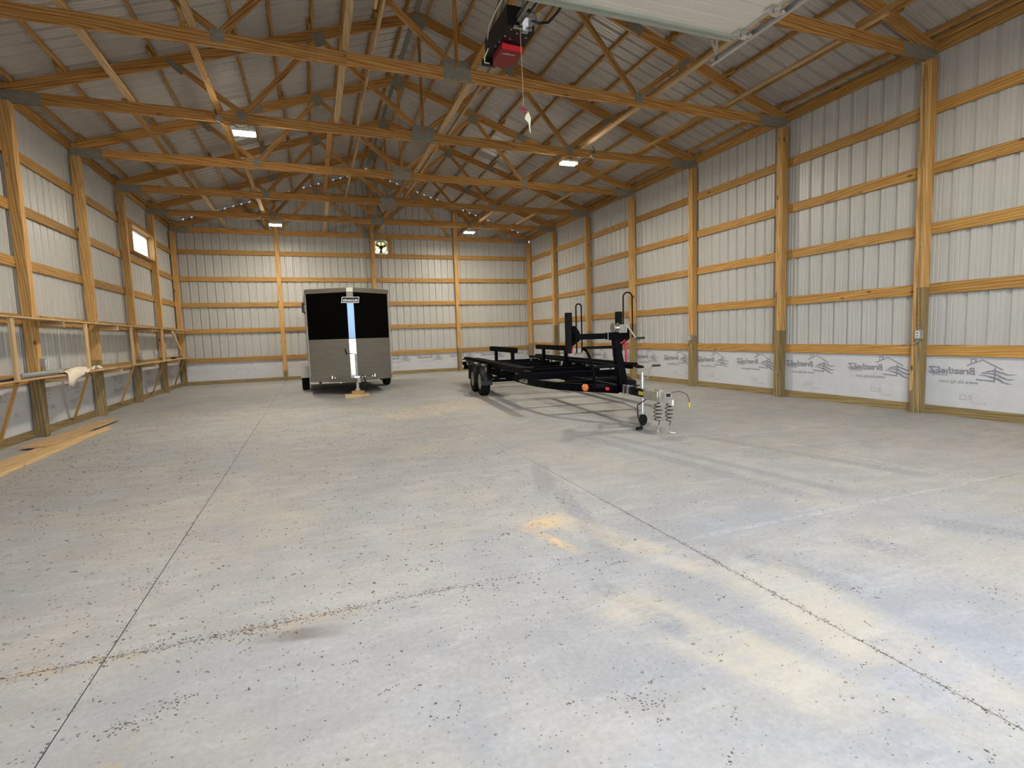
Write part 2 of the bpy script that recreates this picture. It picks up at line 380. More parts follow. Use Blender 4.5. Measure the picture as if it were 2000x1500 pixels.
cutsL = {-1: (1.2, .9, 1.2), 0: (1.1, 1.1, 1.5), 1: (1.3, 1.3, .9), 2: (.93, .93, .93), 3: (1.09, 1.09, 1.09), 4: (1.02, 1.02, 1.02), 5: (1.0, 1.0, 1.0), 6: (.98, .98, .98)}
for k in range(-2, 7):
    y = k*S if -2 < k < 6 else (14.57 if k == 6 else -5.16)
    post(wr, W+.07, y, 'x', H-.003, cutsR.get(k, (1.2, 1.2, 1.2))); post(wl, -.07, y, 'x', H-.003, cutsL.get(k, (1.2, 1.2, 1.2)))
for i, x in enumerate((2.94, 6.06, 9.10)): post(wb, x, 14.57, 'y', 4.978+.333*min(x, W-x)-.02 if i != 1 else 6.9, (.88, .88, .88) if i == 2 else (.35, .35, .35))
for x in (3.46, 8.54): post(wf, x, -5.16, 'y', H-.02, (1.2, 1.2, 1.2))
for x in (1.6, 10.4): post(wf, x, -5.16, 'y', H-.02, (1.2, 1.2, 1.2))
GZ = [.905, 1.78, 2.62, 3.445, 4.26]
yy = [YF+.01]+[k*S for k in range(-1, 6)]+[YB-.03]
def girt(par, p0, p1, m=PINE, h=.155, wd=.038): return beam('girt', p0, p1, wd, h, m, par)
for a, b in zip(yy, yy[1:]):
    for z in GZ:
        girt(wr, (W+.16, a+.004, z), (W+.16, b-.004, z))
        if not (a > 9.7 and b < 12.3 and abs(z-4.26) < .1 or (a > 9.7 and b < 12.3 and abs(z-3.445) < .05)): girt(wl, (-.16, a+.004, z-.005), (-.16, b-.004, z-.005))
    girt(wr, (W+.16, a+.004, 5.065), (W+.16, b-.004, 5.065), h=.14); girt(wl, (-.16, a+.004, 5.065), (-.16, b-.004, 5.065), h=.14)
    beam('skirt_board', (W+.155, a+.004, .045), (W+.155, b-.004, .045), .038, .15, TREAT, wr); beam('skirt_board', (-.155, a+.004, .045), (-.155, b-.004, .045), .038, .15, TREAT, wl)
girt(wl, (-.16, 9.764, 3.475), (-.16, 12.196, 3.475)); girt(wl, (-.16, 9.764, 4.36), (-.16, 12.196, 4.36))
xx = [XL+.01, 2.94, 6.06, 9.10, XR-.01]
for a, b in zip(xx, xx[1:]):
    for z in (.80, 1.755, 2.60, 3.44, 4.30): girt(wb, (a+.004, 14.668, z-.01), (b-.004, 14.668, z-.01), h=.145)
    beam('skirt_board', (a+.004, 14.66, .045), (b-.004, 14.66, .045), .038, .15, TREAT, wb)
for z in (5.55, 6.3):
    e = (z+.08-4.978)/.333
    for a, b in zip([e, 2.94, 6.06, 9.10], [2.94, 6.06, 9.10, W-e]):
        if b-a > .2: girt(wb, (a, 14.690, z), (b-.006, 14.690, z), h=.13, wd=.025)
for a, b in ((XL, 3.39), (8.61, XR)):
    for z in GZ[:]: girt(wf, (a, YF+.02, z), (b, YF+.02, z))
girt(wf, (3.39, YF+.02, 4.40), (8.61, YF+.02, 4.40), h=.2)
for x in (3.55, 8.45): beam('door_jamb', (x, YF+.03, 0), (x, YF+.03, 4.33), .04, .14, PINE, wf, (0, 1, 0))

# ------------------------------------------------------------------ printed house wrap low on the walls
def wrapsheet(par, pts, n=(0, 0, 1)):
    return MB().add(pts, [(0, 1, 2, 3)]).build('house_wrap', WRAP, par)
wpr = wrapsheet(wr, [(XR-.006, YF, .02), (XR-.006, YB, .02), (XR-.006, YB, .95), (XR-.006, YF, .95)])
wpl = wrapsheet(wl, [(XL+.006, YF, .02), (XL+.006, YF, .95), (XL+.006, YB, .95), (XL+.006, YB, .02)])
wpb = wrapsheet(wb, [(XL, YB-.006, .02), (XL, YB-.006, .82), (XR, YB-.006, .82), (XR, YB-.006, .02)])
T1 = text_mesh('BreatheEZ', .132, INK, .12, .004); T2 = text_mesh('housewrap', .045, INK); T3 = text_mesh('www.kb-bp.com', .072, INK); T4 = text_mesh('KCI', .10, INKP, 0, .003)
T5 = text_mesh('LEGACY', .165, INKP, .1, .004); T6 = text_mesh('605. 796-0747', .105, INKP); T7 = text_mesh('BUILDERS', .04, INKP)
def logo():
    """house with chimney and swooping lines, drawn as flat print in (x, y)"""
    b = MB(); e = .0012
    def ln(p, q, w0, w1=None):
        w1 = w0 if w1 is None else w1; p, q = V((*p, 0)), V((*q, 0)); d = (q-p).normalized(); n = V((-d.y, d.x, 0))
        b.add([p+n*w0/2, p-n*w0/2, q-n*w1/2, q+n*w1/2, p+n*w0/2+V((0, 0, e)), p-n*w0/2+V((0, 0, e)), q-n*w1/2+V((0, 0, e)), q+n*w1/2+V((0, 0, e))],
              [(0, 1, 2, 3), (7, 6, 5, 4), (0, 4, 5, 1), (1, 5, 6, 2), (2, 6, 7, 3), (3, 7, 4, 0)])
    K = lambda X, Y: (-(X-1100)*.0006, -(Y-445)*.0006)
    def path(P, w):
        n = len(P)-1
        for i in range(n): ln(K(*P[i]), K(*P[i+1]), .005+w*math.sin(math.pi*i/n), .005+w*math.sin(math.pi*(i+1)/n))
    ln(K(920, 250), K(1225, 108), .014); ln(K(1215, 105), K(1600, 315), .014, .018); ln(K(1005, 95), K(1005, 215), .012); ln(K(1000, 100), K(1105, 100), .010); ln(K(1100, 100), K(1085, 170), .016)
    ln(K(1460, 270), K(1450, 600), .016); ln(K(1110, 550), K(1450, 570), .020); ln(K(110, 400), K(430, 408), .009)
    path([(1210, 400), (1330, 358), (1450, 340), (1560, 370), (1680, 415), (1840, 402)], .022)
    path([(1200, 418), (1340, 400), (1480, 415), (1590, 480), (1700, 520), (1820, 505)], .022)
    path([(1150, 445), (1300, 455), (1420, 490), (1520, 520), (1600, 575), (1680, 605), (1770, 612)], .026)
    return b.mesh('print', INK)
LG = logo()
def stamp(par, org, ux, me, dx, dz):
    ux = V(ux); uz = V((0, 0, 1)); n = ux.cross(uz); M = Matrix((ux, uz, n)).transposed().to_4x4(); M.translation = V(org)+ux*dx+uz*dz-n*.003
    return put('print', me, par, M=M)
for k in range(-3, 12):
    o = (XR-.006, -.66+1.235*k, 0)
    if o[1] < YF+.6 or o[1] > YB-1: continue
    stamp(wpr, o, (0, 1, 0), T1, 0, .585); stamp(wpr, o, (0, 1, 0), T2, .336, .553); stamp(wpr, o, (0, 1, 0), T3, -.036, .455); stamp(wpr, o, (0, 1, 0), LG, 0, .585)
    stamp(wpr, o, (0, 1, 0), T4, .02, .235); stamp(wpr, o, (0, 1, 0), T7, -.14, .19)
for k in range(6):
    o = (11.75-1.24*k+.05, YB-.006, 0)
    if o[0] < 5.6: continue
    stamp(wpb, o, (-1, 0, 0), T1, 0, .54); stamp(wpb, o, (-1, 0, 0), T3, -.036, .41); stamp(wpb, o, (-1, 0, 0), LG, 0, .54); stamp(wpb, o, (-1, 0, 0), T4, .05, .20)
for k in range(3):
    o = (.62+1.40*k, YB-.006, 0)
    stamp(wpb, (o[0]-.05, o[1], 0), (-1, 0, 0), T5, -.0, .62); stamp(wpb, o, (-1, 0, 0), T6, 0, .42); stamp(wpb, o, (-1, 0, 0), T7, .1, .56)
for k in range(12):
    o = (XL+.006, 1.0+1.15*k, 0)
    stamp(wpl, o, (0, -1, 0), T5, 0, .60); stamp(wpl, o, (0, -1, 0), T6, -.05, .36); stamp(wpl, o, (0, -1, 0), T7, .1, .53)

# ------------------------------------------------------------------ roof framing
CH, TH = .165, .044            # chord depth, truss thickness
tb = lambda x: 4.978+.333*min(x, W-x)      # underside of top chord
def make_truss():
    t = root('roof_truss', (0, 0, H), label='x', cat='roof truss')
    def B(nm, x0, z0, x1, z1, h, th=TH): return beam(nm, (x0, 0, z0-H), (x1, 0, z1-H), th, h, TRUSSW, t, (0, 0, 1))
    zb = H+CH/2
    B('bottom_chord', -.13, zb, 4.5, zb, CH); B('bottom_chord', 4.503, zb, W+.13, zb, CH)
    dz = .088
    B('top_chord', -.10, tb(-.10)+dz+.012, 3.06, tb(3.06)+dz, .172); B('top_chord', 3.063, tb(3.063)+dz, W/2-.004, tb(W/2-.004)+dz, .172)
    B('top_chord', W+.10, tb(W+.10)+dz+.012, W-3.06, tb(3.06)+dz, .172); B('top_chord', W-3.063, tb(3.063)+dz, W/2+.004, tb(W/2)+dz, .172)
    zt = H+CH
    for sgn in (0, 1):
        X = (lambda x: x) if sgn == 0 else (lambda x: W-x)
        B('web', X(2.99), zt+.02, X(2.16), tb(2.16)-.02, .085, .04)
        B('web', X(3.07), zt+.02, X(4.22), tb(4.22)-.02, .085, .04)
        B('web', X(5.93), zt+.04, X(4.34), tb(4.34)-.03, .085, .04)
    B('king_web', W/2, zt, W/2, tb(W/2)-.05, .088, .04)
    mb = {}
    def plate(nm, cx, cz, w_, h_, rot=0):
        key = (w_, h_, nm)
        if key not in mb:
            b = MB()
            for s in (-1, 1):
                b.box((0, s*(TH/2+.002), 0), (w_, .003, h_))
                n = max(2, int(w_/.028))
                if nm == 'ribbed_plate':
                    for i in range(n): b.box((-w_/2+(i+.5)*w_/n, s*(TH/2+.0045), 0), (w_/n*.45, .003, h_*.98))
                else:
                    b.box((0, s*(TH/2+.0042), h_*.25), (w_*.9, .0016, .006)); b.box((0, s*(TH/2+.0042), -h_*.22), (w_*.9, .0016, .006))
            mb[key] = b.mesh(nm, GALV)
        M = Matrix.Rotation(-rot, 4, 'Y'); M.translation = (cx, 0, cz-H); put(nm, mb[key], t, M=M)
    plate('center_plate', W/2, H+.135, .40, .28)
    for X in (3.01, W-3.01): plate('ribbed_plate', X, H+.125, .15, .155)
    plate('heel_plate', .115, H+.07, .50, .17); plate('heel_plate', W-.19, H+.07, .62, .17)
    plate('peak_plate', W/2, tb(W/2)+.0, .25, .25, math.pi/4)
    for s in (0, 1):
        X = (lambda x: x) if s == 0 else (lambda x: W-x); g = SL if s == 0 else -SL
        plate('gusset_plate', X(4.28), tb(4.28)+.01, .2, .19, g); plate('gusset_plate', X(3.06), tb(3.06)+dz, .27, .16, g)
        plate('gusset_plate', X(2.11), tb(2.11)-.0, .27, .085, -math.atan2(tb(2.16)-zt, .83) if s == 0 else math.atan2(tb(2.16)-zt, .83))
    return t
lab = {-2: 'roof truss against the front wall over the doorway, behind the raised door',
 -1: 'roof truss above the raised overhead door, nearest one to the doorway',
 0: 'roof truss ending on the nearest right-wall post, its chord passing behind the door track',
 1: 'nearest full roof truss, its chord crossing just below the red door opener',
 2: 'roof truss carrying the two nearest lit lamps on its bottom chord',
 3: 'roof truss just behind the one with the two nearest lamps',
 4: 'roof truss just in front of the one with the two far lamps',
 5: 'roof truss carrying the two far lamps, nearest to the gable',
 6: 'gable roof truss flat against the back wall'}
t0 = make_truss(); trs = {}
for k in range(-2, 7):
    if k == -2: t = t0
    else:
        t = t0.copy(); C.objects.link(t)
        for ch in list(t0.children): c = ch.copy(); C.objects.link(c); c.parent = t
    t.location = (0, k*S if -2 < k < 6 else (14.667 if k == 6 else -5.06), H); t['label'] = lab[k]; t['group'] = 'roof trusses'; trs[k] = t
# purlins on edge over the top chords, lapped at every second truss
for i, px in enumerate([-.12, .06, .67, 1.25, 1.83, 2.42, 3.0, 3.57, 4.15, 4.69, 5.25, 5.80]):
    for s in (0, 1):
        X = px if s == 0 else W-px; n = V((-math.sin(SL) if s == 0 else math.sin(SL), 0, math.cos(SL)))
        z = 5.155+.333*px+.040; off = 0
        cuts = [YF+.01, -S, 2*S*.5, 3*S, 5*S, YB-.02] if i % 2 else [YF+.01, 0, 2*S, 4*S, YB-.02]
        for j, (a, b) in enumerate(zip(cuts, cuts[1:])):
            dx = .024*(1 if j % 2 else -1)
            beam('purlin', (X+dx, a-(.09 if j else 0), z+(.333*dx if s == 0 else -.333*dx)), (X+dx, min(b+.09, YB-.02), z+(.333*dx if s == 0 else -.333*dx)), .042, .078, PINE, roof, n)
            if 0 < b < 13:
                e = -dx*1.0; beam('purlin_block', (X+e*1, b-.22, z+(.333*e if s == 0 else -.333*e)-.01), (X+e*1, b-.10, z+(.333*e if s == 0 else -.333*e)-.01), .045, .09, PINE, roof, n)
# long brace boards lying on the bottom chords and lapping over each other
zt = H+CH+.022
for bx, cuts in ((1.45, [-2.2, 1.9, 5.0, 9.9, 14.5]), (2.72, [-4.8, 0.1, 2.5, 7.4, 12.2, 14.5]), (4.44, [-4.8, 0.2, 5.0, 9.85, 14.5]), (6.26, [-4.8, 2.5, 7.4, 12.3, 14.5]), (9.22, [-4.8, 0, 4.95, 9.85, 14.5]), (10.62, [-4.8, -.2, 2.6, 7.4, 12.3, 14.5])):
    for j, (a, b) in enumerate(zip(cuts, cuts[1:])):
        dx = .045*(1 if j % 2 else -1)
        beam('brace_board', (bx+dx, a-.15, zt), (bx+dx, min(b+.15, 14.62), zt), .088, .038, PALE if j % 2 else PINE, roof)
for j, (x0, y0, z0, x1, y1, z1) in enumerate(((5.02, 2.2, 5.77, 5.02, 7.5, 5.80), (5.10, 7.2, 5.75, 5.10, 12.4, 5.75), (4.93, -2.6, 5.78, 4.93, 2.6, 5.80), (6.9, -2.6, 5.80, 6.9, 2.6, 5.8), (6.98, 2.4, 5.82, 6.98, 7.5, 5.82), (6.9, 7.3, 5.8, 6.9, 12.4, 5.8))):
    beam('brace_board', (x0, y0, z0), (x1, y1, z1), .038, .088, PALE, roof)
for (x0, y0, z0, x1, y1, z1) in ((6.09, 12.3, 5.12, 6.09, 14.5, 6.4), (2.87, 12.2, 5.15, 2.87, 14.5, 5.8), (9.18, 12.2, 5.15, 9.18, 14.5, 5.8)):
    beam('brace_board', (x0+.09, y0, z0), (x1+.09, y1, z1), .038, .088, PINE, roof)

# ------------------------------------------------------------------ window in the left wall
y0, y1, z0, z1 = WIN
w1 = root('window_1', (XL, (y0+y1)/2, z0), kind='structure')
def wbm(nm, p0, p1, a, b, m, upv=(1, 0, 0)): return beam(nm, V(p0)-w1.location, V(p1)-w1.location, a, b, m, w1, upv)
wbm('window_jamb', (-.10, y0+.02, z0), (-.10, y0+.02, z1), .035, .19, POSTW); wbm('window_jamb', (-.10, y1-.02, z0), (-.10, y1-.02, z1), .035, .19, POSTW)
wbm('window_head', (-.10, y0, z1-.018), (-.10, y1, z1-.018), .035, .19, POSTW, (1, 0, 0)); wbm('window_sill', (-.10, y0, z0+.018), (-.10, y1, z0+.018), .035, .19, POSTW, (1, 0, 0))
fr = MB()
for a, b, c, d in ((y0+.04, z0+.04, y1-.04, z0+.08), (y0+.04, z1-.08, y1-.04, z1-.04), (y0+.04, z0+.04, y0+.09, z1-.04), (y1-.09, z0+.04, y1-.04, z1-.04)):
    fr.box((-.0, (a+c)/2-w1.location.y, (b+d)/2-w1.location.z), (.05, c-a, d-b))
fr.build('window_frame', WHITEP, w1)
MB().box((0, 0, (z1-z0)/2), (.006, y1-y0-.1, z1-z0-.1)).build('window_pane', GLASS, w1)
# bare tree seen through it
tr = root('bare_tree', (-5.5, 13.6, -.15), label='bare branching tree outside the high window of the left wall', cat='tree')
tm = MB()
def branch(p, d, L, r, n):
    q = p+d*L; tm.tube([p, (p+q)/2+V((random.uniform(-.04, .04), random.uniform(-.04, .04), 0)), q], [r, r*.85, r*.65], 5)
    if n:
        for k in range(3): branch(q, (d+V((random.uniform(-.7, .7), random.uniform(-.7, .7), random.uniform(-.15, .5)))).normalized(), L*.72, r*.6, n-1)
tm2 = tm; tm.tube([(0, 0, 0), (.05, .03, 1.4), (0, 0, 2.6)], [.13, .11, .09], 8); tm.build('trunk', BARK, tr)
tm = MB(); branch(V((0, 0, 2.55)), V((.1, .05, 1)).normalized(), 1.0, .07, 5); tm.build('branches', BARK, tr)

# ------------------------------------------------------------------ exhaust fan high in the back wall
x0, x1, z0, z1 = FAN; fy = YB-.02
fn = root('exhaust_fan', ((x0+x1)/2, fy, z0), label='square louvred exhaust fan high in the back wall beside the middle post', cat='fan')
cx = (x1-x0)/2; hz = (z1-z0)
f = MB()
for a, b, c, d in ((-cx, 0, cx, .03), (-cx, hz-.03, cx, hz), (-cx, 0, -cx+.03, hz), (cx-.03, 0, cx, hz)): f.box(((a+c)/2, 0, (b+d)/2), (c-a, .22, d-b))
f.build('housing', GALVB, fn)
ring = MB(); ring.lathe((0, -.10, hz/2), (0, 1, 0), [(.235, 0), (.21, 0), (.20, .05), (.225, .05)], 32); ring.build('shroud', GALV, fn)
for k in range(6):
    zz = .065+k*.074; R = Matrix.Rotation(math.radians(-84 if k > 1 else (-30 if k == 1 else -55)), 3, 'X'); MB().box((0, .08, zz), (2*cx-.062, .079, .003), R).build('louvre', LOUV, fn)
bl = MB()
for k in range(3):
    a = k*2.094+.5; d = V((math.cos(a), 0, math.sin(a))); n = V((-math.sin(a), 0, math.cos(a)))
    c0 = V((0, -.03, hz/2)); bl.add([c0+d*.03-n*.02+V((0, .01, 0)), c0+d*.19-n*.07+V((0, .02, 0)), c0+d*.19+n*.05-V((0, .02, 0)), c0+d*.03+n*.03-V((0, .01, 0))], [(0, 1, 2, 3)])
bl.build('fan_blades', GALV, fn)
MB().lathe((0, -.13, hz/2), (0, 1, 0), [(0, 0), (.06, 0), (.065, .02), (.065, .12), (0, .12)], 16).build('motor', PLAST, fn)
MB().bar((0, -.08, .02), (0, -.08, hz-.02), .03, .02).build('motor_bracket', PLAST, fn)
beam('girt', (6.70, 14.668, 4.36), (6.70, 14.668, 4.88), .038, .14, PINE, wb, (1, 0, 0))

# ------------------------------------------------------------------ lamps
def lamp(x, y, label, dark=False):
    t = root('led_lamp', (x, y-.05, 4.735), label=label, cat='lamp', group='lit lamps under the trusses')
    MB().box((0, 0, .028), (.34, .17, .032)).box((0, 0, .052), (.26, .11, .02)).build('housing', WHITEP, t)
    for sx in (-.085, .085): MB().box((sx, 0, -.002), (.155, .16, .03)).build('lens', LENS, t)
    MB().bar((-.06, .0, .06), (-.06, .04, .158), .03, .004, (1, 0, 0)).bar((.06, 0, .06), (.06, .04, .158), .03, .004, (1, 0, 0)).build('bracket', GALV, t)
    l = bpy.data.lights.new('led_light', 'AREA'); l.shape = 'RECTANGLE'; l.size = .32; l.size_y = .15; l.energy = LAMP_W; l.color = (1, .90, .74)
    l2 = bpy.data.lights.new('led_glow', 'POINT'); l2.shadow_soft_size = .04; l2.energy = 26; l2.color = (1, .90, .74)
    o = bpy.data.objects.new('led_glow', l2); C.objects.link(o); o.parent = t; o.location = (0, 0, -.09)
    o = bpy.data.objects.new('led_light', l); C.objects.link(o); o.parent = t; o.location = (0, 0, -.02)
    return t
lamp(3.03, 2*S, 'lit lamp under the second truss, left one of the nearest pair')
lamp(8.94, 2*S, 'lit lamp under the second truss, right one of the nearest pair')
lamp(3.06, 5*S, 'lit lamp far back above the left back-wall post')
lamp(8.95, 5*S, 'lit lamp far back above the boat trailer')
lamp(3.03, -S, 'added unseen lamp near the doorway on the left, brightening the nearest trusses')  # added out-of-view pair, lifts the front faces of the nearest trusses
lamp(8.94, -S, 'added unseen lamp near the doorway on the right, brightening the nearest trusses')  # right one of the added pair
def jbox(x, y, dirx, label):
    t = root('junction_box', (x, y-.055, H+.04), label=label, cat='junction box')
    MB().lathe((0, 0, 0), (0, 1, 0), [(0, -.02), (.05, -.02), (.052, .02), (.052, .03), (0, .03)], 8).build('box', BOXG, t)
    MB().tube([(0, -.01, -.03), (dirx*.10, -.03, -.09), (dirx*.2, -.02, -.08), (dirx*.28, 0, -.12)], .007, 6).tube([(-.02*dirx, 0, .04), (-.05*dirx, .01, .13), (-.02*dirx, .04, .2)], .007, 6).build('cable', PLAST, t)
jbox(2.67, 2*S, 1, 'small grey junction box on the second truss beside the left near lamp'); jbox(9.50, 2*S, -1, 'small grey junction box on the second truss beside the right near lamp')
jbox(2.65, 5*S, 1, 'small junction box with cable beside the left far lamp'); jbox(9.4, 5*S, -1, 'small junction box with cable beside the right far lamp')

# ------------------------------------------------------------------ raised overhead door, track and opener
DZ = 4.40; DX0, DX1 = 3.68, 8.26
door = root('overhead_door', ((DX0+DX1)/2, -.38, DZ), label='raised white steel overhead door lying flat under the trusses', cat='garage door')
hw = (DX1-DX0)/2
for k in range(8):
    ya = -.005-k*.535; yb_ = ya-.53; sc = MB()
    # ribbed face: shallow pressed grooves along the panel
    prof = [(ya, .0)]
    for g in (.13, .265, .40): prof += [(ya-g+.008, 0), (ya-g, .008), (ya-g-.008, 0)]
    prof += [(yb_, 0)]
    n = len(prof); vs = [(-hw, y, z) for y, z in prof]+[(hw, y, z) for y, z in prof]+[(-hw, y, .045) for y, z in prof]+[(hw, y, .045) for y, z in prof]
    fs = [(i, n+i, n+i+1, i+1) for i in range(n-1)]+[(2*n+i, 2*n+i+1, 3*n+i+1, 3*n+i) for i in range(n-1)]
    fs += [(0, 2*n, 3*n, n), (n-1, 2*n-1, 4*n-1, 3*n-1)]
    sc.add(vs, fs).build('door_section', DOORW, door)
    MB().box((hw-.0, (ya+yb_)/2, .02), (.05, .528, .06)).build('end_stile', GALVB, door)
MB().box((0, .018, .008), (2*hw, .042, .062)).box((0, -.02, -.012), (2*hw, .05, .004)).build('top_rail', DOORB, door)
MB().box((0, -.055, -.012), (2*hw, .012, .03)).build('strut', DOORB, door)
for k, y in enumerate([-.12]+[-.54-.535*i for i in range(7)]):
    h = MB(); h.box((hw-.03, y, -.012), (.09, .11, .006)).box((hw+.015, y+.02, -.02), (.05, .035, .05)).box((hw+.015, y-.03, -.02), (.05, .035, .05))
    for bx_ in (-.055, -.005):
        for by in (-.035, 0, .035): h.box((hw+bx_, y+by, -.02), (.014, .014, .012))
    h.box((hw+.045, y, -.045), (.075, .085, .008)).box((hw+.045, y, -.02), (.008, .085, .06)).box((hw+.012, y, -.02), (.008, .085, .06))
    h.cyl((hw+.02, y, -.02), (hw+.14, y, -.02), .009, 8).build('roller_hinge', ZINC, door, smooth=False)
    MB().lathe((hw+.11, y, -.02), (1, 0, 0), [(0, 0), (.022, 0), (.022, .014), (0, .014)], 16).build('roller', WHITEP, door)
MB().box((-.5, .02, .045), (.04, .02, .03)).build('rail_clip', ZINC, door)
for s, lb in ((1, 'right galvanised door track hanging under the nearest truss'), (-1, 'left galvanised door track beside the raised door')):
    X = (DX1+DX0)/2+s*(hw+.13)
    tk = root('door_track', (X, 0, DZ), label=lb, cat='door track')
    def L_(y0, y1): return MB().bar((s*.022, y0, -.02), (s*.022, y1, -.02), .003, .055).bar((0, y0, -.046), (0, y1, -.046), .045, .003).bar((0, y0, .007), (0, y1, .007), .045, .003)
    L_(.09, -4.75).build('rail', GALVB, tk)
    MB().bar((s*.045, .06, .03), (s*.045, -4.75, .03), .003, .05).bar((s*.06, .06, .055), (s*.06, -4.75, .055), .03, .003).build('support_angle', GALVB, tk)
    for yy_ in (0.03, -S+.03):
        MB().bar((s*.02, yy_, -.05), (s*.02, yy_, .50 if yy_ > -1 else .5), .045, .004, (0, 1, 0)).build('hanger_strap', GALV, tk)
        MB().bar((s*.02, yy_-.02, 0), (s*.02-s*.25, yy_-.02, .49), .035, .004, (0, 1, 0)).build('hanger_brace', GALV, tk)
    MB().tube([(0, -4.75, -.02), (0, -5.0, -.07), (0, -5.12, -.2), (0, -5.15, -.45), (0, -5.15, -4.3)], .022, 6).build('curved_rail', GALVB, tk)
OX = 6.04
op = root('door_opener', (OX, .42, 4.35), label='black and red electric door opener hanging from the trusses at its rail', cat='door opener')
MB().prism([(-.16, -.30), (.13, -.30), (.16, -.22), (.15, .42), (.05, .48), (-.12, .46), (-.18, .36)], .055, .25).build('chassis', PLAST, op)
rc = MB().prism([(-.11, .01), (.125, .03), (.135, .30), (.03, .40), (-.08, .38), (-.115, .30)], -.012, .06); rc.build('red_cover', REDP, op)
MB().bar((-.11, .004, .018), (.13, .026, .018), .012, .055).build('cover_edge', REDB, op)
M = Matrix(((-1, 0, 0, .10), (0, 1, 0, .065), (0, 0, -1, -.0135), (0, 0, 0, 1)))
lm = text_mesh('LiftMaster', .036, BADGE, 0, .0006); 
M = Matrix(((1, 0, 0, -.075), (0, -1, 0, .105), (0, 0, -1, -.0135), (0, 0, 0, 1))); put('print', lm, op, M=M)
s_ = MB()
for x, y in ((-.1, -.25), (-.02, -.2), (.08, -.24), (.1, -.15), (-.12, -.12), (-.05, -.08), (-.14, 0), (-.15, .1)): s_.cyl((x, y, .045), (x, y, .056), .011, 8)
s_.box((-.05, -.3, .05), (.09, .03, .02)).box((.06, -.3, .05), (.09, .03, .02)).build('screws', ZINC, op)
MB().box((-.12, .42, .03), (.16, .05, .05)).build('terminal_block', PLAST, op)
MB().bar((-.045, -.2, .13), (-.045, -5.5, .10), .035, .05).bar((.035, -.2, .13), (.035, -5.5, .10), .02, .04).build('rail', GALV, op)
MB().bar((.0, -.2, .09), (.0, -5.45, .07), .006, .012).bar((-.075, -.2, .11), (-.075, -5.45, .08), .006, .012).build('chain', PLAST, op)
MB().box((.02, -.42, .07), (.12, .14, .05)).box((0, -.36, .02), (.06, .05, .08)).build('trolley', ZINC, op)
MB().tube([(.03, -.45, .05), (.12, -.46, .03), (.19, -.52, .02), (.21, -.68, .03), (.215, -.80, .045)], .013, 8).build('door_arm', PLAST, op)
for sx in (-.13, .13):
    MB().bar((sx, .05, .25), (sx, -.39, .60), .03, .003, (0, 1, 0)).build('hanger_strap', GALV, op); MB().bar((sx, .35, .25), (sx, -.385, .66), .03, .003, (0, 1, 0)).build('hanger_strap', GALV, op)
MB().tube([(-.17, .3, .2), (-.22, .1, .24), (-.2, -.15, .30), (-.17, -.6, .35), (-.15, -1.5, .38), (-.14, -3, .4)], .006, 6).tube([(-.18, .25, .1), (-.21, .3, .02), (-.19, .36, -.0), (-.13, .38, .01)], .006, 6).build('wire', CREAM, op)
cd = root('release_cord', (6.03, .15, 3.62), label='thin orange pull cord with a red handle hanging from the door opener', cat='pull cord')
MB().tube([(-.02, -.05, .82), (0.0, 0, .70), (.008, .0, .30), (.01, 0, .03)], .0035, 6).build('cord', CORD, cd)
MB().cyl((-.035, 0, .01), (.05, 0, .0), .009, 8).tube([(.01, 0, .03), (-.01, 0, .015), (.02, 0, -.02), (.03, 0, -.05)], .006, 6).build('handle', REDS, cd)
ct = root('warning_tag', (6.09, .15, 3.42), label='small cream paper tag dangling under the red cord handle', cat='tag')
MB().prism([(0, .15), (.035, .19), (.06, .13), (.05, .04), (.055, -.03), (.04, 0), (.03, .08), (-.01, .11)], -.001, .001, lambda a, b, h: (a-.03, h, b)).build('tag_card', CREAM, ct)
MB().tube([(0, 0, .175), (-.03, 0, .21), (-.05, 0, .2)], .002, 5).build('tag_string', CORD, ct)

# ------------------------------------------------------------------ electrical boxes on posts
def ebox(x, y, z, s, label, cover=WHITEP, top=None):
    t = root('electrical_box', (x, y, z), label=label, cat='electrical box')
    MB().box((s*.03, 0, 0), (.06, .085, .13)).build('box', BOXG, t); MB().box((s*.063, 0, 0), (.006, .05, .09)).build('cover', cover, t)
    MB().box((s*.068, 0, .02), (.004, .03, .028)).box((s*.068, 0, -.02), (.004, .03, .028)).build('socket', GREYP, t)
    if top: MB().tube([(s*.02, .02, .06), (s*.02, .03, .5), (s*.015, .05, top*.7), (s*.02, .06, top)], .010, 6).build('conduit', TREAT, t)
    MB().tube([(s*.03, 0, -.06), (s*.03, .02, -.1), (s*.02, .06, -.13), (s*.01, .1, -.14)], .010, 6).build('cable', BOXG, t)
ebox(W, -.055, 1.14, -1, 'grey outlet box with white cover on the nearest right post', top=3.7)
ebox(W, 2*S-.03, 1.12, -1, 'small outlet box on the third post of the right wall', top=None)
ebox(0, 2*S+.02, 1.12, 1, 'outlet box above the pipe on the nearest left post')
ebox(0, 4*S+.02, 1.10, 1, 'outlet box above the lower shelf on the third left post')

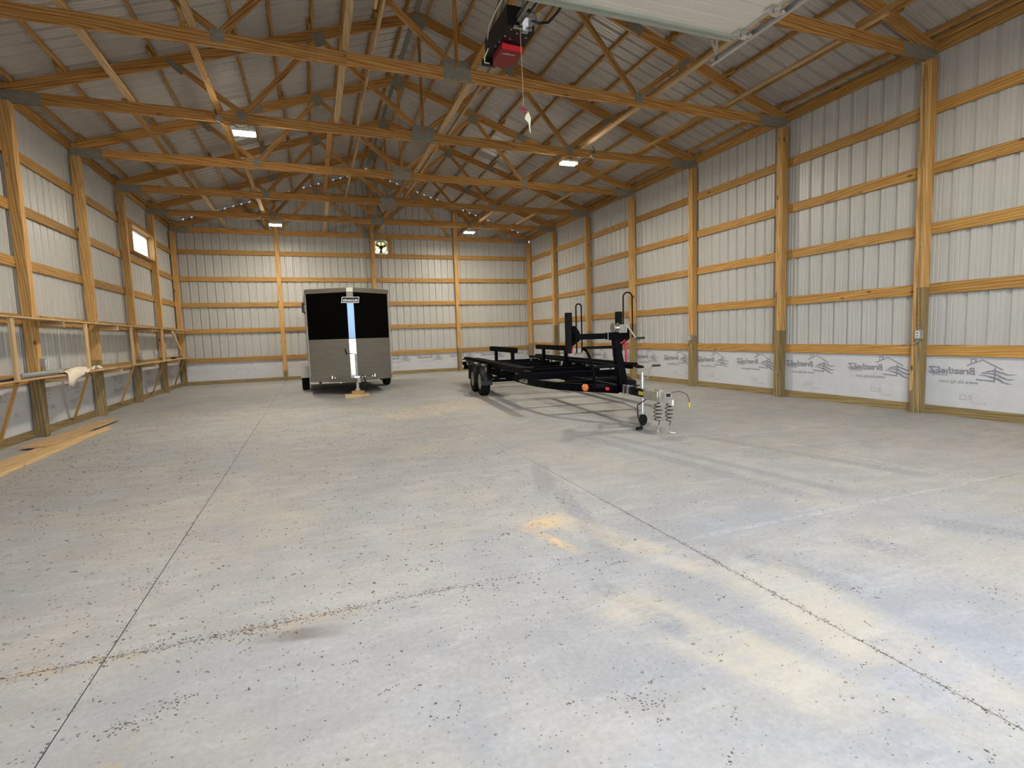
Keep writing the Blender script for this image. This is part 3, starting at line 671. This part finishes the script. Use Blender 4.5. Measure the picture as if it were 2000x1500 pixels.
# ------------------------------------------------------------------ long shelves on the left wall
sh = root('long_shelf', (0, 7.2, 0), label='long two-tier plywood wall shelf braced off the left wall', cat='shelf')
def sb(nm, p0, p1, a, b, m, upv=(0, 0, 1)): o = V((0, 7.2, 0)); return beam(nm, V(p0)-o, V(p1)-o, a, b, m, sh, upv)
for a, b in ((-.2, 2.23), (2.235, 4.67), (4.675, 7.11), (7.115, 9.55), (9.555, 11.99), (11.995, 14.44)):
    sb('lower_shelf', (.155, a, .925), (.155, b, .925), .31, .022, PLY); sb('upper_shelf', (.155, a, 1.752), (.155, b, 1.752), .31, .022, PLY)
for y in (1.1, 3.50, 5.87, 8.30, 10.74, 13.05):
    if y < 13: sb('upright', (.275, y, .938), (.275, y, 1.74), .085, .038, PALE, (1, 0, 0))
    sb('lower_brace', (.26, y+.02, .91), (-.10, y+.28, .12), .085, .036, PINE, (0, 1, 0) if False else (1, 0, .3))
sb('upper_brace', (.29, 11.75, 1.70), (.27, 13.0, .95), .07, .036, PALE, (1, 0, 0))
for k in range(0, 6):
    sb('shelf_arm', (0.002, k*S+.02+.09, 1.695), (.30, k*S+.02+.09, 1.695), .038, .088, PALE); sb('shelf_arm', (0.002, k*S+.09, .868), (.30, k*S+.09, .868), .038, .088, PALE)
pp = root('pvc_pipe', (.20, 4.75, .9775), label='grey plastic conduit pipe lying on the lower shelf', cat='pipe')
MB().lathe((.0, -1.0, 0), (0, 1, 0), [(.018, 0), (.034, 0), (.034, 1.12), (.040, 1.13), (.040, 1.26), (.027, 1.26), (.024, 1.14), (0, 1.13)], 14).build('pipe', GREYP, pp, smooth=True)
p2 = root('black_hose_end', (.24, 3.5, .955), label='short black pipe end on the lower shelf at the left picture edge', cat='pipe')
MB().tube([(0, -.6, 0), (0, -.05, 0), (0, .05, .0)], .017, 10).cyl((0, .04, 0), (0, .09, 0), .024, 10).build('pipe', PLAST, p2)
tg = root('coiled_cable', (.075, 4.35, .937), label='loop of black cable on the lower shelf below the outlet box', cat='cable')
MB().tube([(.055*math.cos(a*.5), .14*math.sin(a*.5), .012+.002*a) for a in range(26)], .008, 6).build('cable', PLAST, tg)
# cloth: rumpled sheet lying on the shelf with one corner over the edge
cl = MB(); N, Mv = 34, 16
for i in range(N):
    for j in range(Mv):
        u, v_ = i/(N-1), j/(Mv-1); y = 4.85+u*1.75; wd = .05+.11*abs(math.sin(u*2.6+.9)); x = .20+(v_-.5)*2*wd-.04*u
        z = .955+.018*math.sin(9*u+7*v_)+.02*math.sin(23*u-5*v_)*(.4+v_)+.03*math.sin(v_*math.pi)*(1-.3*u)
        if u < .4:
            x = .06+v_*.28; over = max(0, v_-.86)/.14; hang = .22*max(0, 1-abs(u-.06)/.34)
            if over > 0: z = .945-over*hang*1.0+.006*math.sin(30*u); x = .322+.012*math.sin(25*u)*over+.008
        cl.v.append((x, y, max(z, .945) if x < .311 else z))
for i in range(N-1):
    for j in range(Mv-1): cl.f.append((i*Mv+j, i*Mv+j+1, (i+1)*Mv+j+1, (i+1)*Mv+j))
o = cl.build('drop_cloth', CLOTH, smooth=True); tag(o, 'crumpled off-white cloth on the lower shelf, one corner hanging over its edge', 'cloth')
md = o.modifiers.new('t', 'SOLIDIFY'); md.thickness = .004; md.offset = 1
bx = MB().prism([(-.05, -.1), (.05, -.1), (.06, .05), (.0, .1), (-.05, .06)], 0, .045).build('black_bracket', PLAST, loc=(.12, 12.5, .937)); tag(bx, 'small dark object on the far end of the lower shelf', 'bracket')

# ------------------------------------------------------------------ loose boards on the floor
def board(p0, p1, wd, th, m, label):
    p0, p1 = V(p0), V(p1); o = beam('loose_board', p0, p1, wd, th, m); tag(o, label, 'board', 'loose boards on the floor by the left wall'); return o
board((.670, -.4, .020), (.665, 5.16, .020), .085, .038, PALE, 'long narrow board on the floor, outermost from the left wall')
board((.44, -.2, .011), (.475, 4.95, .011), .27, .020, PLY, 'wide thin floor board between the narrow one and the left wall')
board((.30, 3.62, .034), (.40, 6.15, .034), .29, .022, PLY, 'short wide board lying on top of the others by the first left post')

# ------------------------------------------------------------------ enclosed cargo trailer
ct = root('cargo_trailer', (4.755, 8.13, 0), math.radians(1.2), 'enclosed aluminium v-nose cargo trailer with black upper front', 'trailer')
zb, ztp = .335, 2.50; hw = .975; NB = .62; LB = 4.0
def wallp(z0, z1, m, nm):   # V front: two panels
    for s in (-1, 1):
        b = MB(); b.add([(s*.07, .0, z0), (s*hw, NB, z0), (s*hw, NB, z1), (s*.07, .0, z1), (s*.07, .02, z0), (s*hw, NB+.02, z0), (s*hw, NB+.02, z1), (s*.07, .02, z1)],
              [(0, 1, 2, 3), (7, 6, 5, 4), (0, 4, 5, 1), (3, 2, 6, 7), (0, 3, 7, 4), (1, 5, 6, 2)]); b.build(nm, m, ct)
wallp(zb+.12, 1.345, BRUSH, 'lower_front_panel'); wallp(1.347, 2.46, GLOSSK, 'upper_front_panel')
for s in (-1, 1):
    MB().box((s*(hw-.004), NB+(LB-NB)/2+.01, (zb+.12+ztp)/2), (.02, LB-NB-.02, ztp-zb-.14)).build('side_panel', BRUSH, ct)
    MB().bar((s*(hw+.006), NB-.008, zb), (s*(hw+.006), NB-.008, 2.46), .028, .028).build('corner_post', DULL, ct)
    MB().bar((s*.06, -.014, zb+.05), (s*hw, NB-.012, zb+.05), .03, .14).build('front_skirt', BRUSH, ct)
    MB().bar((s*.06, -.012, 2.50), (s*(hw+.01), NB-.012, 2.50), .05, .10).build('roof_trim', BRUSH, ct)
    MB().bar((s*(hw+.005), NB, zb+.05), (s*(hw+.005), LB, zb+.05), .03, .14).build('side_skirt', DULL, ct)
    MB().bar((s*(hw+.005), NB, 2.49), (s*(hw+.005), LB, 2.49), .04, .08).build('side_trim', BRUSH, ct)
MB().box((0, -.012, (1.345+zb+.0)/2+.0), (.15, .03, 1.345-zb-.02)).build('nose_cap', SHINY, ct)
MB().box((0, -.012, (1.347+2.30)/2), (.15, .03, 2.30-1.349)).build('upper_nose_cap', TINT, ct)
MB().box((0, -.012, 2.38), (.15, .03, .15)).build('dark_nose_cap', GALV, ct)
MB().box((0, -.02, 2.505), (.15, .04, .095)).build('nose_cap_top', DOORW, ct)
MB().prism([(-hw, NB), (0, -.0), (hw, NB), (hw, LB), (-hw, LB)], 2.53, 2.56).build('roof', BRUSH, ct)
MB().box((0, LB-.02, 1.42), (2*hw, .03, 2.1)).build('rear_door', BRUSH, ct)
MB().prism([(-hw, NB), (-.06, .01), (.06, .01), (hw, NB), (hw, LB), (-hw, LB)], zb+.02, zb+.07).build('floor_pan', BLACK, ct)
# badge
bd = MB().prism([(-.20, 0), (.19, 0), (.205, .13), (-.18, .13)], 0, .012, lambda a, b, h: (a, -.045-h, b+2.195)).build('badge', GLOSSK, ct)
e = MB()
for p, q in (((-.20, 0), (.19, 0)), ((.19, 0), (.205, .13)), ((.205, .13), (-.18, .13)), ((-.18, .13), (-.20, 0))): e.bar((p[0], -.0585, p[1]+2.195), (q[0], -.0585, q[1]+2.195), .012, .003, (0, 1, 0))
e.build('badge_rim', BADGE, bd)
M = Matrix(((1, 0, 0, -.165), (0, 0, -1, -.059), (0, 1, 0, 2.225), (0, 0, 0, 1))); put('print', text_mesh('EZHAULER', .070, BADGE, .2, .0015), bd, M=M)
# stepped tread strips and tongue
for s in (-1, 1):
    for k in range(4): MB().box((s*(.50-.062*k), -.05+.36*(.50-.062*k), zb+.10-.035*k), (.016, .02, .075)).build('step_strip', ZINC, ct)
    MB().bar((s*.55, .32, zb+.02), (s*.03, -.72, zb+.07), .05, .09).build('tongue_rail', BRUSH, ct)
    MB().prism([(s*.10, .0), (s*.56, .30), (s*.50, .22), (s*.10, -.06)] if s > 0 else [(-.50, .22), (-.56, .30), (-.10, .0), (-.10, -.06)], zb-.01, zb+.03).build('front_apron', BRUSH, ct)
MB().box((.20, -.10, zb+.06), (.11, .01, .10)).build('licence_plate', BOXG, ct)
MB().prism([(-.04, -.75), (.04, -.75), (.05, -.98), (.03, -1.04), (-.03, -1.04), (-.05, -.98)], zb+.03, zb+.12).build('coupler', GALV, ct)
jk = MB().cyl((0, -.66, .20), (0, -.66, 1.0), .03, 12).box((0, -.66, .46), (.12, .1, .05)).build('jack', GALVB, ct)
MB().cyl((0, -.66, .155), (0, -.66, .20), .055, 12).build('jack_foot', GALVB, jk)
MB().tube([(0, -.66, .98), (-.02, -.66, 1.01), (-.2, -.66, 1.01)], .009, 6).cyl((-.2, -.66, .99), (-.23, -.66, 1.12), .016, 8).build('crank', PLAST, jk)
MB().tube([(.05, -.7, zb+.1), (.12, -.74, zb+.18), (.17, -.72, zb+.05), (.14, -.7, zb-.1), (.08, -.68, .2), (.05, -.66, .19)], .014, 8).build('safety_cable', PLAST, ct)
for s in (-1, 1):
    fd = MB(); X0, X1 = s*(hw+.005), s*(hw+.215); a0, a1 = 1.75, 2.85
    poly = [(a0, .36), (a0, .66), (a0+.10, .755), (a1-.10, .755), (a1, .66), (a1, .36), (a1-.03, .36), (a1-.03, .65), (a1-.11, .725), (a0+.11, .725), (a0+.03, .65), (a0+.03, .36)]
    fd.prism([(p, q) for p, q in poly], min(X0, X1), max(X0, X1), lambda a, b, h: (h, a, b)).build('fender', BRUSH, ct)
    wh = MB(); wh.lathe((s*1.085, 2.30, .335), (1, 0, 0), [(.19, -.085), (.29, -.095), (.325, -.08), (.335, -.05), (.335, .05), (.325, .08), (.29, .095), (.19, .085)], 32).build('tyre', RUBBER, ct, smooth=True)
    MB().lathe((s*1.085, 2.30, .335), (s, 0, 0), [(0, .03), (.06, .03), (.07, .05), (.14, .05), (.18, .08), (.195, .08), (.195, -.08), (.1, -.06), (0, -.06)], 24).build('rim', GALVB, ct, smooth=True)
    MB().box((s*.75, .85, zb-.03), (.07, .09, .10)).box((s*.75, 3.7, zb-.03), (.07, .09, .10)).build('stabiliser', BLACK, ct)
MB().bar((-1.0, 2.30, .335), (1.0, 2.30, .335), .07, .07).build('axle', BLACK, ct)
v = MB().box((-hw-.05, NB+.12, 2.22), (.09, .16, .05)).box((-hw-.07, NB+.10, 2.10), (.06, .10, .18)).box((-hw-.02, NB+.12, 2.0), (.08, .14, .03)).build('side_vent', PLAST, ct)
MB().bar((-hw-.012, NB+1.0, 1.5), (-hw-.012, NB+1.0, 2.2), .02, .03).build('door_handle', GALV, ct)
# timber blocks under the jack
b1 = beam('wood_block', (4.47, 7.44, .045), (5.0, 7.46, .045), .19, .088, PALE); tag(b1, 'longer lower timber block flat on the floor under the cargo trailer jack', 'wood block')
b2 = beam('wood_block', (4.63, 7.46, .121), (4.90, 7.455, .121), .14, .062, PINE); tag(b2, 'short upper timber block directly under the cargo trailer jack foot', 'wood block')

# ------------------------------------------------------------------ pontoon boat trailer (local x = across, y = towards its rear)
bt = root('boat_trailer', (7.95, .35, 0), -math.atan(.107), 'empty black tandem-axle pontoon boat trailer with carpeted bunks', 'trailer')
def mk(nm, m, mb, smooth=False, par=None): return mb.build(nm, m, par or bt, smooth=smooth)
for s in (-1, 1):
    pts = [(s*.85, 8.75), (s*.85, 3.9), (s*.84, 3.4), (s*.80, 2.9), (s*.74, 2.55), (s*.65, 2.25), (s*.52, 1.98), (s*.36, 1.72), (s*.19, 1.48), (s*.05, 1.27)]
    b = MB()
    for i, (p, q) in enumerate(zip(pts, pts[1:])): b.bar((*p, .467), (*q, .467), .05, .118)
    mk('frame_rail', BLACK, b)
    # bunk with brackets
    bk = MB().bar((s*1.035, 2.85, .715), (s*1.035, 8.75, .715), .14, .055).bar((s*1.035, 2.6, .675), (s*1.035, 2.85, .70), .12, .03)
    mk('bunk', CARPET, bk)
    mk('bunk_channel', BLACK, MB().bar((s*1.035, 2.95, .66), (s*1.035, 8.7, .66), .06, .06).bar((s*1.035, 8.7, .68), (s*1.035, 9.25, .66), .07, .035))
    bk = MB().bar((s*.80, 3.2, .69), (s*.80, 8.6, .69), .13, .05); mk('inner_bunk', CARPET, bk)
    for v_ in (3.35, 4.5, 5.3, 6.8, 7.8, 8.6): [mk('bunk_bracket', GALV, MB().bar((s*q, v_, .52), (s*q, v_, .66), .05, .01, (0, 1, 0))) for q in (1.035, .8)]
    # centre guides
    g = MB().bar((s*.612, 4.97, .985), (s*.612, 7.38, .985), .09, .11); mk('guide_bunk', CARPET, g)
    for v_ in (5.25, 6.85): mk('guide_post', BLACK, MB().bar((s*.612, v_, .5), (s*.612, v_, .94), .07, .07, (0, 1, 0)))
    # wheels, fenders
    for w_ in (5.624, 6.496):
        c = (s*1.20, w_, .31)
        r = [(.16, -.085), (.26, -.10), (.295, -.09), (.31, -.06)]
        tyre = MB().lathe(c, (1, 0, 0), r+[(.31, .06), (.295, .09), (.26, .10), (.16, .085)], 36)
        for k in range(36):
            a = k/36*6.283
            for u in (-.045, 0, .045): tyre.box((c[0]+u, c[1]+.311*math.cos(a+(.08 if u else 0)), c[2]+.311*math.sin(a+(.08 if u else 0))), (.034, .032, .012), Matrix.Rotation(a+math.pi/2, 3, 'X'))
        wh = mk('wheel', RUBBER, tyre)
        rim = MB().lathe(c, (s, 0, 0), [(0, .035), (.045, .035), (.05, .05), (.11, .045), (.15, .085), (.168, .088), (.168, -.08), (.1, -.05), (0, -.05)], 24); mk('rim', GALV, rim, True, wh)
        f = MB(); arc = [math.radians(a) for a in range(-8, 189, 14)]; n = len(arc)
        for R_, off in ((.365, 0), (.345, 1)):
            for a in arc: 
                for u in (-.12, .12): f.v.append((c[0]+u, c[1]+R_*math.cos(a), c[2]+.02+R_*math.sin(a)))
        for i in range(n-1):
            f.f += [(2*i, 2*i+1, 2*i+3, 2*i+2), (2*n+2*i+2, 2*n+2*i+3, 2*n+2*i+1, 2*n+2*i), (2*i, 2*i+2, 2*n+2*i+2, 2*n+2*i), (2*i+1, 2*n+2*i+1, 2*n+2*i+3, 2*i+3)]
        mk('fender', PLAST, f, True)
        mk('fender_flap', PLAST, MB().box((c[0], c[1]-.37, .30), (.24, .015, .10)))
        mk('leaf_spring', BLACK, MB().tube([(s*.93, w_-.38, .40), (s*.93, w_, .34), (s*.93, w_+.38, .40)], .025, 6))
    mk('reflector', AMBER, MB().box((s*.205, 1.62, .47), (.02, .10, .05)) if s > 0 else MB().lathe((-.385, 1.695, .475), (-.84, -.54, 0), [(0, .05), (.03, .048), (.055, .03), (.055, 0), (0, 0)], 14))
for w_ in (5.624, 6.496): mk('axle', BLACK, MB().bar((-1.08, w_, .31), (1.08, w_, .31), .06, .06))
for v_, z, hw_ in ((8.72, .57, 1.16), (7.8, .56, 1.08), (6.8, .56, 1.0), (5.3, .56, 1.08), (4.5, .56, 1.08), (3.35, .56, 1.08)): mk('cross_member', BLACK, MB().bar((-hw_, v_, z), (hw_, v_, z), .06, .09))
mk('cross_member', BLACK, MB().bar((-.83, 4.3, .46), (.83, 4.3, .46), .06, .11)); mk('cross_member', BLACK, MB().bar((-.67, 2.45, .465), (.67, 2.45, .465), .05, .09))
mk('rear_bumper', BLACK, MB().bar((-1.1, 8.86, .47), (-.75, 8.86, .47), .05, .15).bar((.75, 8.86, .47), (1.1, 8.86, .47), .05, .15))
mk('tongue', BLACK, MB().bar((0, .35, .475), (0, 4.3, .475), .075, .10))
mk('step_plate', PLAST, MB().prism([(.05, 1.0), (.30, 1.25), (.42, 1.9), (.2, 1.75)], .50, .512).prism([(.05, .9), (.16, 1.3), (.16, 1.6), (.05, 1.5)], .53, .62))
# decal on the left frame rail
dk = text_mesh('YachtClub', .125, BADGE, .25, .003)
d0, d1 = V((-.85, 3.9, 0)), V((-.83, 3.2, 0)); dx = (d1-d0).normalized(); n = dx.cross(V((0, 0, 1)))
M = Matrix((dx, V((0, 0, 1)), n)).transposed().to_4x4(); M.translation = V((-.85, 3.80, .435))+n*.029
put('decal', dk, bt, M=M)
# winch stand
mk('winch_mast', BLACK, MB().add([(-.00, 1.30, .52), (.13, 1.30, .52), (.09, 1.50, 1.24), (.0, 1.50, 1.24), (-.0, 1.44, .52), (.13, 1.44, .52), (.09, 1.60, 1.24), (.0, 1.60, 1.24)], [(0, 1, 2, 3), (7, 6, 5, 4), (0, 4, 5, 1), (3, 2, 6, 7), (0, 3, 7, 4), (1, 5, 6, 2)]))
mk('stand_bar', BLACK, MB().bar((-.62, 1.55, 1.255), (.24, 1.55, 1.255), .06, .085).bar((-.10, 1.53, 1.25), (.22, 1.53, 1.25), .085, .115))
mk('clamp_bolts', ZINC, MB().box((-.10, 1.49, 1.255), (.012, .012, .12)).box((-.52, 1.51, 1.255), (.012, .012, .10)).box((-.12, 1.49, 1.315), (.03, .03, .015)).box((-.12, 1.49, 1.195), (.03, .03, .015)))
for s, x, z0_, z1_ in ((-1, -.66, 1.01, 1.62), (1, .16, 1.02, 1.62)):
    mk('stop_roller', RUBBER, MB().lathe((x, 1.66, z0_), (0, 0, 1), [(0, 0), (.05, 0), (.056, .01), (.056, z1_-z0_-.01), (.05, z1_-z0_), (0, z1_-z0_)], 20), True)
    mk('roller_bracket', BLACK, MB().prism([(-.0, 1.12), (.12, 1.2), (.12, 1.32), (.05, 1.42), (0, 1.42)], -.02, .02, lambda a, b, h, x=x: (x+.04+a*.95, 1.62+h, b)))
lp = [(0, 0, .0), (0, 0, .55)]
def loop(x0, x1, y, zb_, zt_, r=.011):
    c = (x0+x1)/2; h = (x1-x0)/2
    return MB().tube([(x0, y, zb_), (x0, y, zt_-h)]+[(c-h*math.cos(a), y, zt_-h+h*math.sin(a)) for a in [math.pi*k/10 for k in range(1, 10)]]+[(x1, y, zt_-h), (x1, y, zb_)], r, 8)
mk('grab_loop', BLACK, loop(-.60, -.515, 1.50, 1.02, 1.74)); mk('grab_loop', BLACK, loop(.16, .31, 1.50, 1.22, 1.90))
mk('ladder_tube', BLACK, MB().tube([(-.52, 1.50, 1.09), (-.46, 1.48, 1.05), (-.42, 1.46, .97), (-.39, 1.44, .85), (-.36, 1.42, .6), (-.36, 1.42, .45)], .02, 8))
for z, x_ in ((1.09, -.50), (.80, -.39), (.62, -.37), (.50, -.36)): mk('ladder_rung', BLACK, MB().bar((x_, 1.46, z), (.03, 1.42, z), .07, .04))
wn = mk('winch', ZINC, MB().lathe((-.02, 1.50, 1.375), (1, 0, 0), [(0, 0), (.075, 0), (.075, .008), (.03, .01), (.03, .08), (.075, .082), (.075, .09), (0, .09)], 20).box((.13, 1.46, 1.36), (.13, .006, .12)).box((.07, 1.5, 1.36), (.006, .09, .12)).box((.195, 1.5, 1.36), (.006, .09, .12)).box((.13, 1.5, 1.30), (.13, .1, .006)))
mk('winch_handle', GALV, MB().bar((.19, 1.43, 1.40), (.30, 1.36, 1.20), .022, .006, (0, 1, 0)), par=wn); mk('winch_grip', PLAST, MB().cyl((.29, 1.36, 1.205), (.42, 1.33, 1.21), .018, 10), par=wn)
mk('winch_drum', PLAST, MB().cyl((.08, 1.5, 1.36), (.19, 1.5, 1.36), .035, 14), par=wn)
mk('red_strap', REDS, MB().tube([(.05, 1.5, 1.13), (.15, 1.52, 1.15), (.22, 1.5, 1.22)], .016, 6).bar((.19, 1.50, 1.16), (.20, 1.50, .86), .03, .012, (0, 1, 0)).bar((-.64, 1.6, 1.02), (-.62, 1.6, 1.12), .02, .01, (0, 1, 0)))
# tongue hardware
mk('u_bolt', ZINC, MB().box((-.045, .98, .475), (.02, .03, .16)).box((-.045, 1.10, .475), (.02, .03, .16)).box((0, .98, .54), (.09, .03, .012)).box((0, 1.10, .54), (.09, .03, .012)))
mk('warning_sticker', YELL, MB().box((-.039, .60, .475), (.003, .14, .05)))
mk('red_reflector', REDB, MB().box((-.165, 1.385, .475), (.05, .05, .045), Matrix.Rotation(-.7, 3, 'Z')))
mk('surge_coupler', plain('dull_zinc', (.42, .41, .36), .4, .7, .5, .15, 20), MB().prism([(-.075, .12), (.075, .12), (.085, .45), (-.085, .45)], .42, .54).box((0, .2, .55), (.06, .12, .02)))
mk('coupler_head', ZINC, MB().prism([(-.05, -.10), (-.02, -.14), (.02, -.14), (.05, -.10), (.065, .1), (-.065, .1)], .42, .475).box((0, .04, .51), (.10, .13, .07)).cyl((0, -.11, .40), (0, -.11, .46), .035, 12))
mk('coupler_window', PLAST, MB().box((0, -.027, .51), (.06, .004, .04)))
mk('breakaway_cable', PLAST, MB().tube([(.04, -.02, .54), (.12, -.08, .56), (.2, -.12, .52), (.22, -.14, .45), (.22, -.14, .42)], .004, 6)); mk('cable_tag', YELL, MB().box((.22, -.14, .39), (.016, .008, .06)))
jk = mk('jack', GALVB, MB().cyl((.09, .80, .11), (.09, .80, .74), .026, 14).box((.06, .80, .5), (.07, .08, .05)))
mk('jack_wheel', RUBBER, MB().lathe((.075, .76, .079), (.45, -1, 0), [(.015, -.022), (.068, -.022), (.078, -.012), (.078, .012), (.068, .022), (.015, .022)], 24), True, jk)
mk('jack_fork', ZINC, MB().bar((.05, .80, .19), (.045, .78, .07), .03, .006, (0, 1, 0)).bar((.11, .79, .19), (.115, .77, .07), .03, .006, (0, 1, 0)).box((.08, .79, .19), (.09, .06, .012)), par=jk)
mk('jack_crank', GALV, MB().tube([(.10, .78, .66), (.14, .74, .66), (.16, .72, .78), (.20, .70, .83)], .009, 6), par=jk); mk('jack_grip', PLAST, MB().cyl((.19, .70, .835), (.30, .68, .835), .015, 10), par=jk)
# coiled safety cables
def coil(x, y, z0_, z1_, turns, r, hook):
    n = turns*14; P = []
    for i in range(n+1):
        t = i/n; a = t*turns*6.283; rr = r*(.55+.45*math.sin(t*math.pi))*(1+.12*math.sin(3*a*.37)); P.append((x+rr*math.cos(a)+.03*(t-.5)*0, y+rr*.8*math.sin(a), z0_+(z1_-z0_)*t))
    P = [(0.02*(1 if x > 0 else -1), .25, .42)]+P+[(x+.01, y, z1_-.06)]
    k = mk('coiled_cable', PLAST, MB().tube(P, .0055, 6)); 
    mk('cable_hook', ZINC, MB().tube([(x+.01, y, z1_-.05), (x+.015, y, z1_-.10), (x+.0, y-.01, .03), (x+.02, y-.02, .012), (x+.07*hook, y-.05, .010), (x+.10*hook, y-.05, .012)], .007, 6), par=k)
coil(-.045, .16, .39, .16, 5, .055, -1); coil(.09, .12, .39, .15, 5, .05, 1)
mk('wiring_cord', PLAST, MB().tube([(.02, .5, .42), (-.04, .7, .3), (.0, .76, .12), (-.02, .66, .04), (-.04, .55, .02), (-.07, .52, .03)], .007, 6)); mk('cord_plug', PLAST, MB().tube([(-.07, .53, .035), (-.12, .46, .03), (-.19, .44, .028)], [.016, .026, .024], 8))
mk('tail_light', REDB, MB().box((-1.0, 8.90, .5), (.12, .02, .06)).box((1.0, 8.90, .5), (.12, .02, .06)))

# ------------------------------------------------------------------ crumbs of dirt and wood scattered over the floor
CR = plain('dirt_crumbs', (.11, .085, .065), .95, 0, .2, .4, 30)
cr = MB()
def crumb(x, y, s):
    a = random.random()*6.28; e = random.uniform(.5, 1.8); h = s*random.uniform(.2, .45)
    p = [(x+math.cos(a+k*1.57)*s*(e if k % 2 else 1)*random.uniform(.6, 1), y+math.sin(a+k*1.57)*s*(e if k % 2 else 1)*random.uniform(.6, 1), .0003) for k in range(4)]
    cr.add(p+[(x, y, h)], [(0, 1, 4), (1, 2, 4), (2, 3, 4), (3, 0, 4)])
for _ in range(15000):
    x = random.uniform(.4, W-.3)
    if random.random() < .45: x = .5+5.5*random.random()**1.4
    y = -4.9+8.5*random.random()**1.5
    if random.random() < .25: y = random.uniform(-4.9, 12)
    if x < .75 and y > -.6 or (4.4 < x < 5.1 and 7.2 < y < 7.7): continue
    crumb(x, y, random.choice((.002, .003, .004, .005, .007)) if y > -3 else random.choice((.002, .003, .004))*random.uniform(.7, 1.2))
for _ in range(520):
    x0, y0 = .8+5.6*random.random()**1.3, -4.9+9*random.random()
    a = random.gauss(.25, .5)
    for _ in range(random.randint(4, 11)):
        t = random.gauss(0, .022); crumb(x0+math.cos(a)*t, y0+math.sin(a)*t+random.gauss(0, .005), random.uniform(.002, .0055))
for _ in range(2300):
    x, y = .85+(8 if random.random() < .25 else 5)*random.random()**1.25, -2.6+9.5*random.random()**1.2
    crumb(x, y, random.uniform(.006, .015)*(.7 if y < 0 else 1))
    if random.random() < .4: crumb(x+random.uniform(-.03, .03), y+random.uniform(-.012, .012), random.uniform(.005, .010))
for _ in range(230): crumb(.9+9.5*random.random(), -4.9+2.4*random.random(), random.uniform(.005, .008))
for _ in range(520): crumb(random.gauss(2.945, .012), random.uniform(-5, 4), random.uniform(.002, .006))
for _ in range(900): crumb(random.triangular(1.6, 5.5, 3.3), random.gauss(-2.47, .022), random.uniform(.002, .007))
for _ in range(700): crumb(random.gauss(5.925, .012), random.uniform(-5, -1.5), random.uniform(.002, .006))
for cx_, cy_, n_, sp in ((2.95, -1.75, 60, .03), (3.55, -2.5, 120, .06), (3.15, -3.0, 60, .03), (3.1, -3.5, 60, .03), (6.3, -3.3, 40, .04), (6.9, -3.6, 40, .05), (4.9, -3.6, 40, .03), (1.9, -2.4, 80, .06), (3.3, -2.9, 50, .03)):
    for _ in range(n_): crumb(random.gauss(cx_, sp*1.6), random.gauss(cy_, sp), random.uniform(.002, .007))
tag(cr.build('dirt_crumbs', CR), 'dark crumbs of dirt and bark scattered over the concrete floor', 'dirt', kind='stuff')
